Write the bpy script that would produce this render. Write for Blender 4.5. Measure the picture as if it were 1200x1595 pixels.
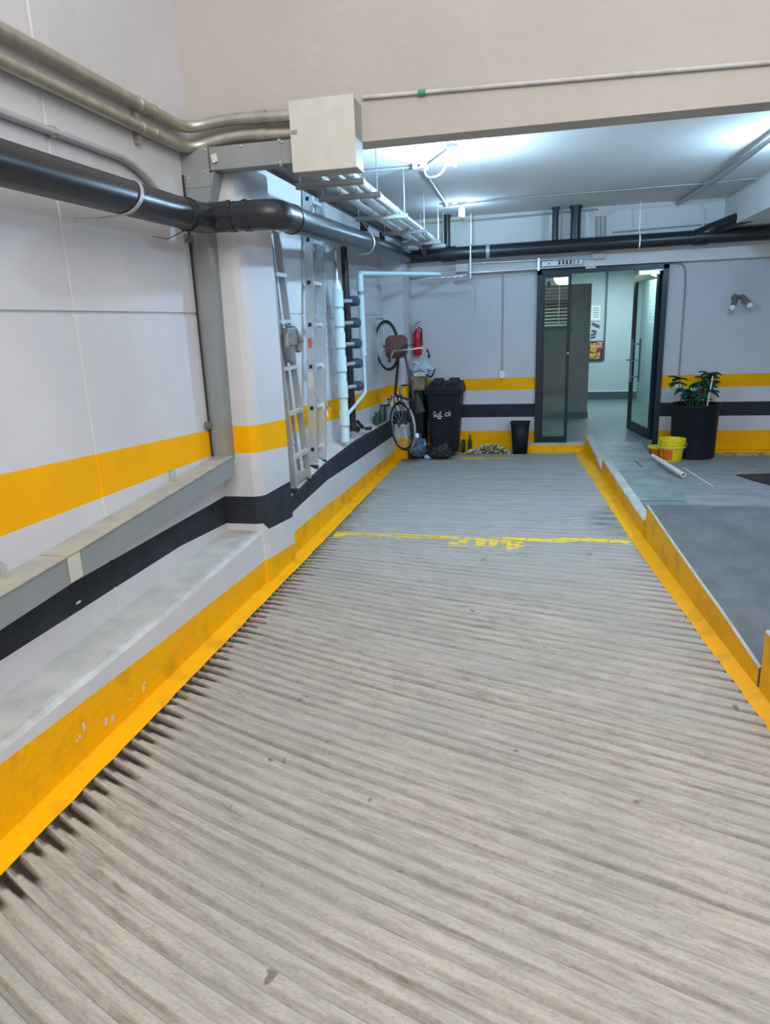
import bpy, bmesh, math, random
from mathutils import Vector, Matrix
random.seed(7)
S = bpy.context.scene
for o in list(bpy.data.objects): bpy.data.objects.remove(o)
COL = S.collection
# ------------------------------------------------------------ camera
F_PX = 1069.0
cam_d = bpy.data.cameras.new('camera'); cam = bpy.data.objects.new('camera', cam_d); COL.objects.link(cam)
cam_d.sensor_fit = 'HORIZONTAL'; cam_d.sensor_width = 36.0; cam_d.lens = 36.0 * F_PX / 1200.0
cam_d.clip_start = 0.05; cam_d.clip_end = 200
RM = Matrix(((0.97670169, -0.01974308, 0.21369142), (0.21115545, 0.26614385, -0.94052157), (-0.03830387, 0.96373112, 0.26411201)))
cam.matrix_world = Matrix.Translation((0, 0, 1.95)) @ RM.to_4x4()
S.camera = cam
S.view_settings.view_transform = 'Standard'; S.view_settings.look = 'None'
S.view_settings.gamma = 1.0; S.view_settings.use_curve_mapping = False
S.view_settings.exposure = 0.2
# ------------------------------------------------------------ sky and daylight from the garage opening behind the camera
W = bpy.data.worlds.new('world'); S.world = W; W.use_nodes = True
bg = W.node_tree.nodes['Background']; bg.inputs[0].default_value = (0.93, 0.96, 1.0, 1); bg.inputs[1].default_value = 0.85

def area(name, loc, rot, sx, sy, power, col):
    d = bpy.data.lights.new(name, 'AREA'); d.shape = 'RECTANGLE'; d.size = sx; d.size_y = sy; d.energy = power; d.color = col
    o = bpy.data.objects.new(name, d); COL.objects.link(o); o.location = loc; o.rotation_euler = rot; return o
area('daylight_opening', (1.3, -1.2, 5.4), (math.radians(38), 0, math.radians(2)), 5.0, 4.0, 300, (1.0, 0.965, 0.92))
def point(name, loc, power, col, r=0.05):
    d = bpy.data.lights.new(name, 'POINT'); d.energy = power; d.color = col; d.shadow_soft_size = r
    o = bpy.data.objects.new(name, d); COL.objects.link(o); o.location = loc; return o
COOL = (0.42, 0.71, 1.0)
point('bulb_light', (-0.74, 6.33, 3.13), 105, COOL, 0.035)
point('bulb_light', (-0.97, 9.27, 3.13), 13, COOL, 0.035)
point('bulb_light', (2.05, 6.9, 3.2), 85, COOL, 0.04)
area('lobby_light', (1.5, 14.6, 2.78), (0, 0, 0), 0.9, 0.9, 42, (0.72, 0.95, 1.0))
area('lobby_light', (-0.3, 12.1, 2.78), (0, 0, 0), 0.6, 0.6, 9, (0.8, 1.0, 0.86))

# ------------------------------------------------------------ materials
def mat(name, col, rough=0.7, metal=0.0, var=0.0, vscale=6.0, bump=0.0, bscale=60.0, col2=None, stretch=(1, 1, 1), detail=6, trans=0.0, emit=None, estr=0.0, alpha=1.0, spec=None, lo=0.35, hi=0.65):
    m = bpy.data.materials.new(name); m.use_nodes = True; nt = m.node_tree; b = nt.nodes['Principled BSDF']
    b.inputs['Base Color'].default_value = (*col, 1); b.inputs['Roughness'].default_value = rough; b.inputs['Metallic'].default_value = metal
    if spec is not None: b.inputs['Specular IOR Level'].default_value = spec
    if trans: b.inputs['Transmission Weight'].default_value = trans
    if emit: b.inputs['Emission Color'].default_value = (*emit, 1); b.inputs['Emission Strength'].default_value = estr
    if alpha < 1: b.inputs['Alpha'].default_value = alpha
    tc = mp = None
    if var or bump or col2:
        tc = nt.nodes.new('ShaderNodeTexCoord'); mp = nt.nodes.new('ShaderNodeMapping'); mp.inputs['Scale'].default_value = stretch
        geo = nt.nodes.new('ShaderNodeNewGeometry'); nt.links.new(geo.outputs['Position'], mp.inputs['Vector'])
    if var or col2:
        n = nt.nodes.new('ShaderNodeTexNoise'); n.inputs['Scale'].default_value = vscale; n.inputs['Detail'].default_value = detail
        nt.links.new(mp.outputs[0], n.inputs['Vector'])
        r = nt.nodes.new('ShaderNodeMapRange'); r.inputs[1].default_value = lo; r.inputs[2].default_value = hi
        nt.links.new(n.outputs['Fac'], r.inputs[0])
        mx = nt.nodes.new('ShaderNodeMix'); mx.data_type = 'RGBA'
        c2 = col2 if col2 else tuple(c * (1 - var) for c in col)
        mx.inputs[6].default_value = (*c2, 1); mx.inputs[7].default_value = (*col, 1)
        nt.links.new(r.outputs[0], mx.inputs[0]); nt.links.new(mx.outputs[2], b.inputs['Base Color'])
    if bump:
        n2 = nt.nodes.new('ShaderNodeTexNoise'); n2.inputs['Scale'].default_value = bscale; n2.inputs['Detail'].default_value = 5
        nt.links.new(mp.outputs[0], n2.inputs['Vector'])
        bp = nt.nodes.new('ShaderNodeBump'); bp.inputs['Strength'].default_value = 1.0; bp.inputs['Distance'].default_value = bump
        nt.links.new(n2.outputs['Fac'], bp.inputs['Height']); nt.links.new(bp.outputs[0], b.inputs['Normal'])
    return m
M = {}
M['wall'] = mat('wall_paint', (0.60, 0.59, 0.61), 0.75, var=0.10, vscale=1.3, bump=0.004, bscale=9)
M['beam'] = mat('beam_plaster', (0.465, 0.43, 0.395), 0.8, var=0.08, vscale=1.1, bump=0.006, bscale=14)
M['yellow'] = mat('yellow_paint', (0.92, 0.42, 0.0), 0.6, spec=0.15, var=0.08, vscale=3, bump=0.002, bscale=20)
M['kyellow'] = mat('kerb_yellow_paint', (0.88, 0.42, 0.0), 0.5, spec=0.2, col2=(0.62, 0.30, 0.01), vscale=5, bump=0.006, bscale=22, lo=0.26, hi=0.48)
M['black'] = mat('charcoal_paint', (0.026, 0.031, 0.043), 0.65, spec=.25, var=0.35, vscale=5, bump=0.003, bscale=25)
M['conc'] = mat('ledge_concrete', (0.40, 0.40, 0.38), 0.85, col2=(0.52, 0.51, 0.47), vscale=5, bump=0.004, bscale=40)
M['lip'] = mat('ledge_edge_paint', (0.56, 0.56, 0.56), 0.7, col2=(0.42, 0.42, 0.40), vscale=9, bump=0.004, bscale=30)
M['slab'] = mat('walkway_screed', (0.10, 0.11, 0.118), 0.6, spec=0.3, col2=(0.15, 0.16, 0.165), vscale=4.5, bump=0.003, bscale=70)
M['slabfar'] = mat('walkway_smooth', (0.17, 0.205, 0.21), 0.5, col2=(0.29, 0.34, 0.34), vscale=3.2, bump=0.002, bscale=40)
M['rfloor'] = mat('floor_rough', (0.30, 0.31, 0.31), 0.7, col2=(0.20, 0.215, 0.225), vscale=3.5, bump=0.003, bscale=40, stretch=(1, 3, 1))
M['ceil'] = mat('ceiling_paint', (0.76, 0.75, 0.73), 0.85, var=0.06, vscale=1.5, bump=0.002, bscale=8)
M['galv'] = mat('galvanised_conduit', (0.52, 0.50, 0.42), 0.38, 0.75, var=0.2, vscale=12)
M['gpaint'] = mat('painted_conduit', (0.42, 0.42, 0.42), 0.45, 0.2, var=0.1, vscale=9)
M['white_metal'] = mat('zinc_bright', (0.72, 0.76, 0.78), 0.32, 0.55)
M['pvcblack'] = mat('black_drain_pipe', (0.022, 0.024, 0.030), 0.33, 0, var=0.3, vscale=14, bump=0.001, bscale=12)
M['steel'] = mat('sheet_steel', (0.30, 0.32, 0.325), 0.5, 0.25, var=0.1, vscale=5)
M['dust'] = mat('dusty_steel', (0.42, 0.39, 0.32), 0.8, 0.0, col2=(0.32, 0.32, 0.29), vscale=7)
M['boxp'] = mat('pull_box_paint', (0.57, 0.56, 0.50), 0.55, 0.1, var=0.08, vscale=8)
M['boxd'] = mat('pull_box_edge', (0.36, 0.35, 0.33), 0.55, 0.1)
M['alu'] = mat('brushed_aluminium', (0.60, 0.60, 0.60), 0.42, 0.7, var=0.18, vscale=20, stretch=(4, 4, .4))
M['alud'] = mat('aluminium_inner', (0.46, 0.45, 0.43), 0.5, 0.55, var=0.2, vscale=12)
M['blk'] = mat('black_plastic', (0.016, 0.018, 0.026), 0.45)
M['blk2'] = mat('black_rubber', (0.02, 0.02, 0.022), 0.7)
M['bin'] = mat('bin_plastic', (0.010, 0.013, 0.022), 0.55, spec=.25, var=0.2, vscale=9)
M['pot'] = mat('pot_plastic', (0.008, 0.011, 0.019), 0.5, spec=.25, var=0.2, vscale=5)
M['pvcw'] = mat('pvc_pale_blue', (0.58, 0.76, 0.80), 0.4)
M['pvcj'] = mat('pvc_joint', (0.50, 0.68, 0.73), 0.4)
M['white'] = mat('white_plastic', (0.78, 0.80, 0.80), 0.4)
M['meter'] = mat('meter_blue', (0.035, 0.065, 0.11), 0.4)
M['brass'] = mat('valve_metal', (0.55, 0.58, 0.6), 0.3, 0.6)
M['red'] = mat('extinguisher_red', (0.52, 0.010, 0.018), 0.3)
M['chrome'] = mat('chrome', (0.8, 0.82, 0.84), 0.15, 1.0)
M['brown'] = mat('basket_brown', (0.17, 0.075, 0.065), 0.7, var=0.4, vscale=30)
M['card'] = mat('cardboard', (0.36, 0.27, 0.17), 0.8, col2=(0.10, 0.06, 0.05), vscale=9)
M['bagb'] = mat('blue_bag_film', (0.10, 0.17, 0.24), 0.3, var=0.5, vscale=10, bump=0.02, bscale=18)
M['bagk'] = mat('black_bag_film', (0.016, 0.017, 0.022), 0.25, bump=0.03, bscale=22)
M['bagw'] = mat('white_bag_film', (0.62, 0.72, 0.80), 0.4, var=0.3, vscale=14, bump=0.02, bscale=26)
M['frame'] = mat('door_frame_paint', (0.010, 0.024, 0.032), 0.35, 0.2)
M['glass'] = mat('glass', (0.80, 0.95, 0.92), 0.02, 0, trans=1.0); M['glass'].node_tree.nodes['Principled BSDF'].inputs['IOR'].default_value = 1.45
M['lobw'] = mat('lobby_wall', (0.50, 0.60, 0.64), 0.6, var=0.05, vscale=2)
M['lobpart'] = mat('lobby_partition', (0.20, 0.225, 0.235), 0.6, var=0.12, vscale=9, bump=0.001)
M['lobbase'] = mat('lobby_skirting', (0.07, 0.105, 0.12), 0.5)
M['lobf'] = mat('lobby_tiles', (0.20, 0.26, 0.27), 0.3, var=0.15, vscale=3)
M['bulb'] = mat('bulb_glass', (0.9, 0.95, 1), 0.3, emit=(0.80, 0.91, 1.0), estr=14)
M['lampoff'] = mat('spot_bulb', (0.8, 0.86, 0.9), 0.3)
M['panel'] = mat('lamp_panel', (0.9, 1, .9), 0.4, emit=(0.85, 1.0, 0.86), estr=2.5)
M['buck'] = mat('bucket_yellow', (0.80, 0.66, 0.01), 0.4)
M['orange'] = mat('bucket_orange', (0.75, 0.13, 0.01), 0.4)
M['leaf'] = mat('leaf_green', (0.018, 0.085, 0.045), 0.45, col2=(0.03, 0.13, 0.05), vscale=15)
M['soil'] = mat('potting_soil', (0.03, 0.025, 0.02), 0.95)
M['debw'] = mat('peelings_white', (0.72, 0.70, 0.58), 0.8)
M['debg'] = mat('peelings_dark', (0.05, 0.07, 0.06), 0.8)
M['paint'] = mat('floor_line_yellow', (0.80, 0.55, 0.03), 0.6, col2=(0.46, 0.40, 0.20), vscale=16, lo=0.28, hi=0.46)
M['chip'] = mat('bare_plaster', (0.62, 0.60, 0.50), 0.9)
M['darkflat'] = mat('dark_flat', (0.012, 0.014, 0.018), 0.6)
M['dkred'] = mat('dark_red_fabric', (0.07, 0.03, 0.045), 0.8)
M['grimed'] = mat('damp_grime', (0.05, 0.042, 0.03), 0.9)
M['ink'] = mat('white_ink', (0.72, 0.74, 0.78), 0.7)
M['purple'] = mat('ink_purple', (0.10, 0.08, 0.20), 0.7)
M['poster'] = mat('poster_print', (0.80, 0.45, 0.12), 0.4, col2=(0.10, 0.03, 0.02), vscale=16, lo=0.42, hi=0.58)
M['posterp'] = mat('poster_pink', (0.75, 0.45, 0.45), 0.4, col2=(0.30, 0.05, 0.06), vscale=25)
M['castgrey'] = mat('cast_grey', (0.25, 0.24, 0.24), 0.55, 0.3, var=.3, vscale=30)
M['copper'] = mat('yellow_green_cable', (0.45, 0.50, 0.12), 0.5)
M['green'] = mat('green_tape', (0.05, 0.28, 0.16), 0.6)
M['bottleg'] = mat('green_bottle', (0.02, 0.07, 0.05), 0.2)
M['rust'] = mat('dull_metal', (0.22, 0.20, 0.17), 0.6, 0.4)
M['stick'] = mat('sticker_cream', (0.66, 0.62, 0.52), 0.7)
M['redink'] = mat('red_print', (0.6, 0.12, 0.10), 0.6)

# ribbed ramp concrete with stains of its own
def ramp_material():
    m = bpy.data.materials.new('ramp_concrete'); m.use_nodes = True; nt = m.node_tree; N = nt.nodes.new; L = nt.links.new
    b = nt.nodes['Principled BSDF']; b.inputs['Roughness'].default_value = 0.85
    geo = N('ShaderNodeNewGeometry')
    def noise(scale, stretch=(1, 1, 1), rot=0, detail=6):
        mp = N('ShaderNodeMapping'); mp.inputs['Scale'].default_value = stretch; mp.inputs['Rotation'].default_value = (0, 0, rot)
        L(geo.outputs['Position'], mp.inputs['Vector']); n = N('ShaderNodeTexNoise'); n.inputs['Scale'].default_value = scale; n.inputs['Detail'].default_value = detail
        L(mp.outputs[0], n.inputs['Vector']); return n.outputs['Fac']
    def rng(s, a, c, lo=0.0, hi=1.0):
        r = N('ShaderNodeMapRange'); r.inputs[1].default_value = a; r.inputs[2].default_value = c; r.inputs[3].default_value = lo; r.inputs[4].default_value = hi
        L(s, r.inputs[0]); return r.outputs[0]
    def mix(f, a, c, mode='MIX'):
        x = N('ShaderNodeMix'); x.data_type = 'RGBA'; x.blend_type = mode
        if hasattr(f, 'is_linked') or not isinstance(f, (int, float)): L(f, x.inputs[0])
        else: x.inputs[0].default_value = f
        for v, i in ((a, 6), (c, 7)):
            if isinstance(v, tuple): x.inputs[i].default_value = (*v, 1)
            else: L(v, x.inputs[i])
        return x.outputs[2]
    ru = N('ShaderNodeAttribute'); ru.attribute_name = 'rib'
    def rnoise(scale, stretch, detail=6):
        mp = N('ShaderNodeMapping'); mp.inputs['Scale'].default_value = stretch; L(ru.outputs['Vector'], mp.inputs['Vector'])
        n = N('ShaderNodeTexNoise'); n.inputs['Scale'].default_value = scale; n.inputs['Detail'].default_value = detail; n.inputs['Roughness'].default_value = .62
        L(mp.outputs[0], n.inputs['Vector']); return n.outputs['Fac']
    c = mix(rng(rnoise(2.2, (1, 9, 1)), 0.36, 0.62), (0.25, 0.217, 0.184), (0.44, 0.395, 0.345))
    c = mix(rng(rnoise(9, (1, 7, 1)), 0.38, 0.60), c, mix(0.65, c, (0.52, 0.48, 0.43)))
    c = mix(rng(noise(1.3), 0.4, 0.62), c, mix(0.5, c, (0.32, 0.325, 0.295)))
    c = mix(rng(noise(38, (1, 2.5, 1), 0.3), 0.40, 0.60, 0.0, 0.42), (0.20, 0.185, 0.165), c, 'MIX') if False else c
    c = mix(rng(noise(55, (1, 1.6, 1)), 0.30, 0.48, 0.35, 0.0), c, (0.20, 0.18, 0.16))
    c = mix(rng(noise(5.5, (1, 1, 1), 0, 3), 0.70, 0.73, 0, 0.75), c, (0.10, 0.085, 0.07))
    # cooler, smoother cement at the foot of the ramp
    sep = N('ShaderNodeSeparateXYZ'); L(geo.outputs['Position'], sep.inputs[0])
    c = mix(rng(sep.outputs['Y'], 4.6, 6.6, 0, 0.8), c, mix(rng(noise(4, (1, 5, 1)), 0.35, 0.65), (0.29, 0.30, 0.295), (0.40, 0.405, 0.39)))
    # dirt at groove ends and patches, plus rib shading painted in the grooves
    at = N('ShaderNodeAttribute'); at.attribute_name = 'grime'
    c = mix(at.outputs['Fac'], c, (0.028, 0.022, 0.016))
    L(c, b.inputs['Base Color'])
    bp = N('ShaderNodeBump'); bp.inputs['Distance'].default_value = 0.004; L(noise(60, (1, 2, 1)), bp.inputs['Height']); L(bp.outputs[0], b.inputs['Normal'])
    return m
M['ramp'] = ramp_material()

# ------------------------------------------------------------ mesh helpers
ORG = {}
class MB:
    def __init__(s): s.v = []; s.f = []; s.m = []; s.sm = []
    def face(s, pts, m=0, sm=False):
        i = len(s.v); s.v += [tuple(p) for p in pts]; s.f.append(tuple(range(i, i + len(pts)))); s.m.append(m); s.sm.append(sm)
    def box(s, a, b, m=0, bev=0.0):
        x0, y0, z0 = [min(a[i], b[i]) for i in range(3)]; x1, y1, z1 = [max(a[i], b[i]) for i in range(3)]
        i = len(s.v)
        s.v += [(x0, y0, z0), (x1, y0, z0), (x1, y1, z0), (x0, y1, z0), (x0, y0, z1), (x1, y0, z1), (x1, y1, z1), (x0, y1, z1)]
        for q in ((0, 3, 2, 1), (4, 5, 6, 7), (0, 1, 5, 4), (1, 2, 6, 5), (2, 3, 7, 6), (3, 0, 4, 7)):
            s.f.append(tuple(i + k for k in q)); s.m.append(m); s.sm.append(False)
        return s
    def hexa(s, p, m=0):                      # p: 8 points, 4 bottom then 4 top
        i = len(s.v); s.v += [tuple(q) for q in p]
        for q in ((0, 3, 2, 1), (4, 5, 6, 7), (0, 1, 5, 4), (1, 2, 6, 5), (2, 3, 7, 6), (3, 0, 4, 7)):
            s.f.append(tuple(i + k for k in q)); s.m.append(m); s.sm.append(False)
        return s
    def bar(s, p, q, w, h, up=(0, 0, 1), m=0):   # box between two points
        p = Vector(p); q = Vector(q); d = (q - p).normalized(); u = Vector(up); sx = d.cross(u)
        if sx.length < 1e-4: sx = d.cross(Vector((1, 0, 0)))
        sx.normalize(); u = sx.cross(d).normalized(); sx *= w / 2; u *= h / 2
        return s.hexa([p - sx - u, p + sx - u, q + sx - u, q - sx - u, p - sx + u, p + sx + u, q + sx + u, q - sx + u], m)
    def tube(s, pts, r, n=12, m=0, caps=True, closed=False):
        pts = [Vector(p) for p in pts]; R = r if isinstance(r, (list, tuple)) else [r] * len(pts)
        rings = []; ref = None
        for k, p in enumerate(pts):
            if closed: t = pts[(k + 1) % len(pts)] - pts[k - 1]
            else: t = pts[min(k + 1, len(pts) - 1)] - pts[max(k - 1, 0)]
            if t.length < 1e-9: t = Vector((0, 0, 1))
            t.normalize()
            if ref is None: ref = t.cross(Vector((0.123, 0.3, 0.95)));
            ref = ref - ref.dot(t) * t
            if ref.length < 1e-5: ref = t.cross(Vector((1, 0, 0)))
            ref.normalize(); bi = t.cross(ref)
            i = len(s.v); rings.append(i)
            for a in range(n):
                an = 2 * math.pi * a / n; s.v.append(tuple(p + (ref * math.cos(an) + bi * math.sin(an)) * R[k]))
        kk = len(pts) if closed else len(pts) - 1
        for k in range(kk):
            a0 = rings[k]; b0 = rings[(k + 1) % len(pts)]
            for a in range(n):
                s.f.append((a0 + a, a0 + (a + 1) % n, b0 + (a + 1) % n, b0 + a)); s.m.append(m); s.sm.append(True)
        if caps and not closed:
            s.f.append(tuple(rings[0] + a for a in reversed(range(n)))); s.m.append(m); s.sm.append(False)
            s.f.append(tuple(rings[-1] + a for a in range(n))); s.m.append(m); s.sm.append(False)
        return s
    def lathe(s, c, prof, n=24, m=0, axis='Z', cap=True):
        rings = []
        for (r, h) in prof:
            i = len(s.v); rings.append(i)
            for a in range(n):
                an = 2 * math.pi * a / n; x, y = r * math.cos(an), r * math.sin(an)
                q = {'Z': (x, y, h), 'Y': (x, h, -y), 'X': (h, x, y)}[axis]
                s.v.append((c[0] + q[0], c[1] + q[1], c[2] + q[2]))
        for k in range(len(prof) - 1):
            for a in range(n):
                s.f.append((rings[k] + a, rings[k] + (a + 1) % n, rings[k + 1] + (a + 1) % n, rings[k + 1] + a)); s.m.append(m); s.sm.append(True)
        if cap:
            s.f.append(tuple(rings[0] + a for a in reversed(range(n)))); s.m.append(m); s.sm.append(False)
            s.f.append(tuple(rings[-1] + a for a in range(n))); s.m.append(m); s.sm.append(False)
        return s
    def prism(s, poly, z0, z1, m=0):          # plan polygon, ccw
        n = len(poly); i = len(s.v)
        s.v += [(x, y, z0) for x, y in poly] + [(x, y, z1) for x, y in poly]
        s.f.append(tuple(i + k for k in reversed(range(n)))); s.f.append(tuple(i + n + k for k in range(n))); s.m += [m, m]; s.sm += [False, False]
        for k in range(n):
            s.f.append((i + k, i + (k + 1) % n, i + n + (k + 1) % n, i + n + k)); s.m.append(m); s.sm.append(False)
        return s
    def blob(s, c, r, n=10, k=7, jit=0.12, m=0, seed=1):
        rd = random.Random(seed); rings = []
        for j in range(k + 1):
            th = math.pi * j / k; i = len(s.v); rings.append(i)
            for a in range(n):
                an = 2 * math.pi * a / n; q = 1 + rd.uniform(-jit, jit)
                s.v.append((c[0] + r[0] * math.sin(th) * math.cos(an) * q, c[1] + r[1] * math.sin(th) * math.sin(an) * q, c[2] + r[2] * math.cos(th) * (1 + rd.uniform(-jit, jit) * .5)))
        for j in range(k):
            for a in range(n):
                s.f.append((rings[j] + a, rings[j + 1] + a, rings[j + 1] + (a + 1) % n, rings[j] + (a + 1) % n)); s.m.append(m); s.sm.append(True)
        return s
    def build(s, name, mats, parent=None, bevel=0.0, rel=True):
        me = bpy.data.meshes.new(name)
        o = bpy.data.objects.new(name, me); COL.objects.link(o)
        off = Vector((0, 0, 0))
        if parent is not None:
            off = ORG[parent.name] ; o.parent = parent
            ORG[o.name] = off
        else: ORG[o.name] = Vector((0, 0, 0))
        me.from_pydata([tuple(Vector(v) - off) for v in s.v], [], s.f)
        if not isinstance(mats, (list, tuple)): mats = [mats]
        for q in mats: me.materials.append(M[q])
        me.polygons.foreach_set('material_index', s.m); me.polygons.foreach_set('use_smooth', s.sm)
        me.update(); me.set_sharp_from_angle(angle=math.radians(40))
        if bevel:
            b = o.modifiers.new('bevel', 'BEVEL'); b.width = bevel; b.segments = 2; b.limit_method = 'ANGLE'
        return o
def tag(o, label=None, cat=None, group=None, kind=None):
    if label: o['label'] = label
    if cat: o['category'] = cat
    if group: o['group'] = group
    if kind: o['kind'] = kind
    return o
def thing(name, label, cat, loc, group=None):
    o = bpy.data.objects.new(name, None); COL.objects.link(o); o.location = loc; o.empty_display_size = 0.05
    ORG[o.name] = Vector(loc); return tag(o, label, cat, group)
def struct(o): o['kind'] = 'structure'; return o
def arc(c, r, a0, a1, n=8, plane='xz'):
    out = []
    for k in range(n + 1):
        a = math.radians(a0 + (a1 - a0) * k / n); u, v = r * math.cos(a), r * math.sin(a)
        out.append({'xz': (c[0] + u, c[1], c[2] + v), 'yz': (c[0], c[1] + u, c[2] + v), 'xy': (c[0] + u, c[1] + v, c[2])}[plane])
    return out
def smooth(pts, r=0.1, n=6):                  # round the corners of a polyline
    pts = [Vector(p) for p in pts]; out = [pts[0]]
    for k in range(1, len(pts) - 1):
        a, b, c = pts[k - 1], pts[k], pts[k + 1]
        d1 = (a - b); d2 = (c - b); rr = min(r, d1.length * .49, d2.length * .49)
        p = b + d1.normalized() * rr; q = b + d2.normalized() * rr
        for j in range(n + 1):
            t = j / n; out.append(p * (1 - t) ** 2 + b * 2 * t * (1 - t) + q * t * t)
    out.append(pts[-1]); return out
def lerp_table(tab):
    tab = sorted(tab)
    def g(y):
        if y <= tab[0][0]: a, b = tab[0], tab[1]
        elif y >= tab[-1][0]: a, b = tab[-2], tab[-1]
        else:
            for k in range(len(tab) - 1):
                if tab[k][0] <= y <= tab[k + 1][0]: a, b = tab[k], tab[k + 1]; break
        return a[1] + (y - a[0]) * (b[1] - a[1]) / (b[0] - a[0])
    return g
def text_obj(name, body, mtx, size, material, parent, spacing=1.0, shear=0.0):
    cu = bpy.data.curves.new(name, 'FONT'); cu.body = body; cu.size = size; cu.align_x = 'CENTER'; cu.align_y = 'CENTER'; cu.extrude = 0.0008; cu.space_character = spacing; cu.shear = shear
    t = bpy.data.objects.new('tmp', cu); COL.objects.link(t); bpy.context.view_layer.update()
    me = bpy.data.meshes.new_from_object(t.evaluated_get(bpy.context.evaluated_depsgraph_get()))
    bpy.data.objects.remove(t)
    off = ORG[parent.name]; me.transform(Matrix.Translation(-off) @ mtx)
    o = bpy.data.objects.new(name, me); COL.objects.link(o); o.parent = parent; me.materials.clear(); me.materials.append(M[material]); ORG[o.name] = off
    return o

# ------------------------------------------------------------ plan constants
XW, XK, XF = -2.33, -2.06, -1.945          # near wall, kerb face, strip edge
YB = 4.73                                  # beam and column face
YW = 10.57                                 # back wall
ZC = 3.37                                  # back ceiling
KB = lerp_table([(10.36, .55), (7.72, .735), (6.1, .845), (4.98, .95), (4.1, 1.03), (3.6, 1.08), (3.2, 1.12)])
KI = lerp_table([(10.5, .70), (9.61, .769), (6.41, .93), (4.39, 1.087), (3.43, 1.172)])

def sheet(rows, mats_per_row, bld, sm=False):
    """rows: list of polylines (bottom to top), each same length; face between row i and i+1 gets mats_per_row[i]"""
    for i in range(len(rows) - 1):
        A, B = rows[i], rows[i + 1]
        for j in range(len(A) - 1):
            bld.face([A[j], A[j + 1], B[j + 1], B[j]], mats_per_row[i], sm)

# ------------------------------------------------------------ the ramp floor: real ribs
def sk(yk): return max(0.02, min(0.34, 0.34 - (yk - 4.2) * 0.11))
SP = 0.078
def ykof(x, y):
    yk = y
    for _ in range(12): yk = y + sk(yk) * (x - XF) + curl(yk, x - XF)
    return yk
def amp(y): return 0.0135 if y < 6.2 else max(0.003, 0.0135 - (y - 6.2) * 0.006)
def curl(yk, dx): return 0.10 * max(0.0, min(1.0, (4.4 - yk) / 2.2)) * (1 - math.exp(-max(dx, 0) / .5))
PROF = [(0.00, 0.0), (0.36, 0.0), (0.52, -0.03), (0.66, -1.0), (0.86, -1.0)]
def ribz(x, y):
    u = (ykof(x, y) / SP) % 1.0
    P = PROF + [(1.0, 0.0)]
    for a, b in zip(P, P[1:]):
        if a[0] <= u <= b[0]: return amp(y) * (a[1] + (b[1] - a[1]) * (u - a[0]) / (b[0] - a[0]))
    return 0.0
def build_floor():
    K0, K1 = -6, 148; TS = [0, .006, .012, .018, .025, .033, .042, .055, .07, .1] + [.1 + .9 * i / 34 for i in range(1, 35)]
    V = []; G = []; RV = []; nt = len(TS); rd = random.Random(3)
    wob = [rd.uniform(0, 6.28) for _ in range(8)]
    for k in range(K0, K1):
        tooth = rd.uniform(0.12, 0.22) * (1 if rd.random() < .85 else .5); kd = rd.uniform(0.45, 1.1); rt = rd.uniform(.03, .12)
        for (u, d) in PROF:
            yk = (k + u) * SP
            for t in TS:
                x = XF
                for _ in range(5):
                    y = yk - sk(yk) * (x - XF) - curl(yk, x - XF) + 0.006 * math.sin(x * 2.1 + wob[k % 8] * .3) ; x = XF + t * ((KB(max(min(y, 10.36), -1)) + .02) - XF)
                yy = min(y, 10.5); z = amp(yy) * d * kd * (1 + .25 * math.sin(x * 5 + wob[k % 8]))
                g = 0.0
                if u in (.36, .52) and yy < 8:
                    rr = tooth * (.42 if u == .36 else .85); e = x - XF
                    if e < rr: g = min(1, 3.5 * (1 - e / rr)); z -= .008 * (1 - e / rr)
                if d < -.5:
                    g = rt * 2.6  # rib shading: every groove coloured darker, by a random amount
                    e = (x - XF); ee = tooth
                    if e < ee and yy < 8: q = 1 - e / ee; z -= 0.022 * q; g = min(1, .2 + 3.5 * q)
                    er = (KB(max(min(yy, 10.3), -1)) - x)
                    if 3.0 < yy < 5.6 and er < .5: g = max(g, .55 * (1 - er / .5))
                # wet, oily patch beside the walkway kerb
                dd = ((x - .80) / .34) ** 2 + ((yy - 6.85) / .62) ** 2
                if dd < 1: g = max(g, min(.62, 1.0 * (1 - dd)) * (0.55 + .45 * math.sin(k * 2.7 + x * 9)))
                dc = ((x + 1.80) / .30) ** 2 + ((yy - 10.1) / .55) ** 2
                if dc < 1: g = max(g, .8 * (1 - dc))
                V.append((x, yy, z)); G.append(g); RV.append((x, yk, 0.0))
    nr = (K1 - K0) * 5; F = []
    for i in range(nr - 1):
        for j in range(nt - 1):
            a = i * nt + j
            if V[a][1] >= 10.5 and V[a + nt][1] >= 10.5: continue
            F.append((a, a + 1, a + nt + 1, a + nt))
    me = bpy.data.meshes.new('floor'); me.from_pydata(V, [], F); me.materials.append(M['ramp'])
    at = me.attributes.new('grime', 'FLOAT', 'POINT'); at.data.foreach_set('value', G)
    at = me.attributes.new('rib', 'FLOAT_VECTOR', 'POINT'); at.data.foreach_set('vector', [q for v in RV for q in v])
    o = bpy.data.objects.new('floor', me); COL.objects.link(o); ORG[o.name] = Vector((0, 0, 0)); struct(o)
    return o
floor = build_floor()
def decal(name, inside, x0, x1, y0, y1, dx, dy, material, parent):
    b = MB(); nx = int((x1 - x0) / dx); ny = int((y1 - y0) / dy)
    for i in range(nx):
        for j in range(ny):
            xa, xb, ya, yb = x0 + i * dx, x0 + (i + 1) * dx, y0 + j * dy, y0 + (j + 1) * dy
            if inside((xa + xb) / 2, (ya + yb) / 2):
                b.face([(xa, ya, ribz(xa, ya) + .003), (xb, ya, ribz(xb, ya) + .003), (xb, yb, ribz(xb, yb) + .003), (xa, yb, ribz(xa, yb) + .003)])
    return b.build(name, material, parent)
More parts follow.
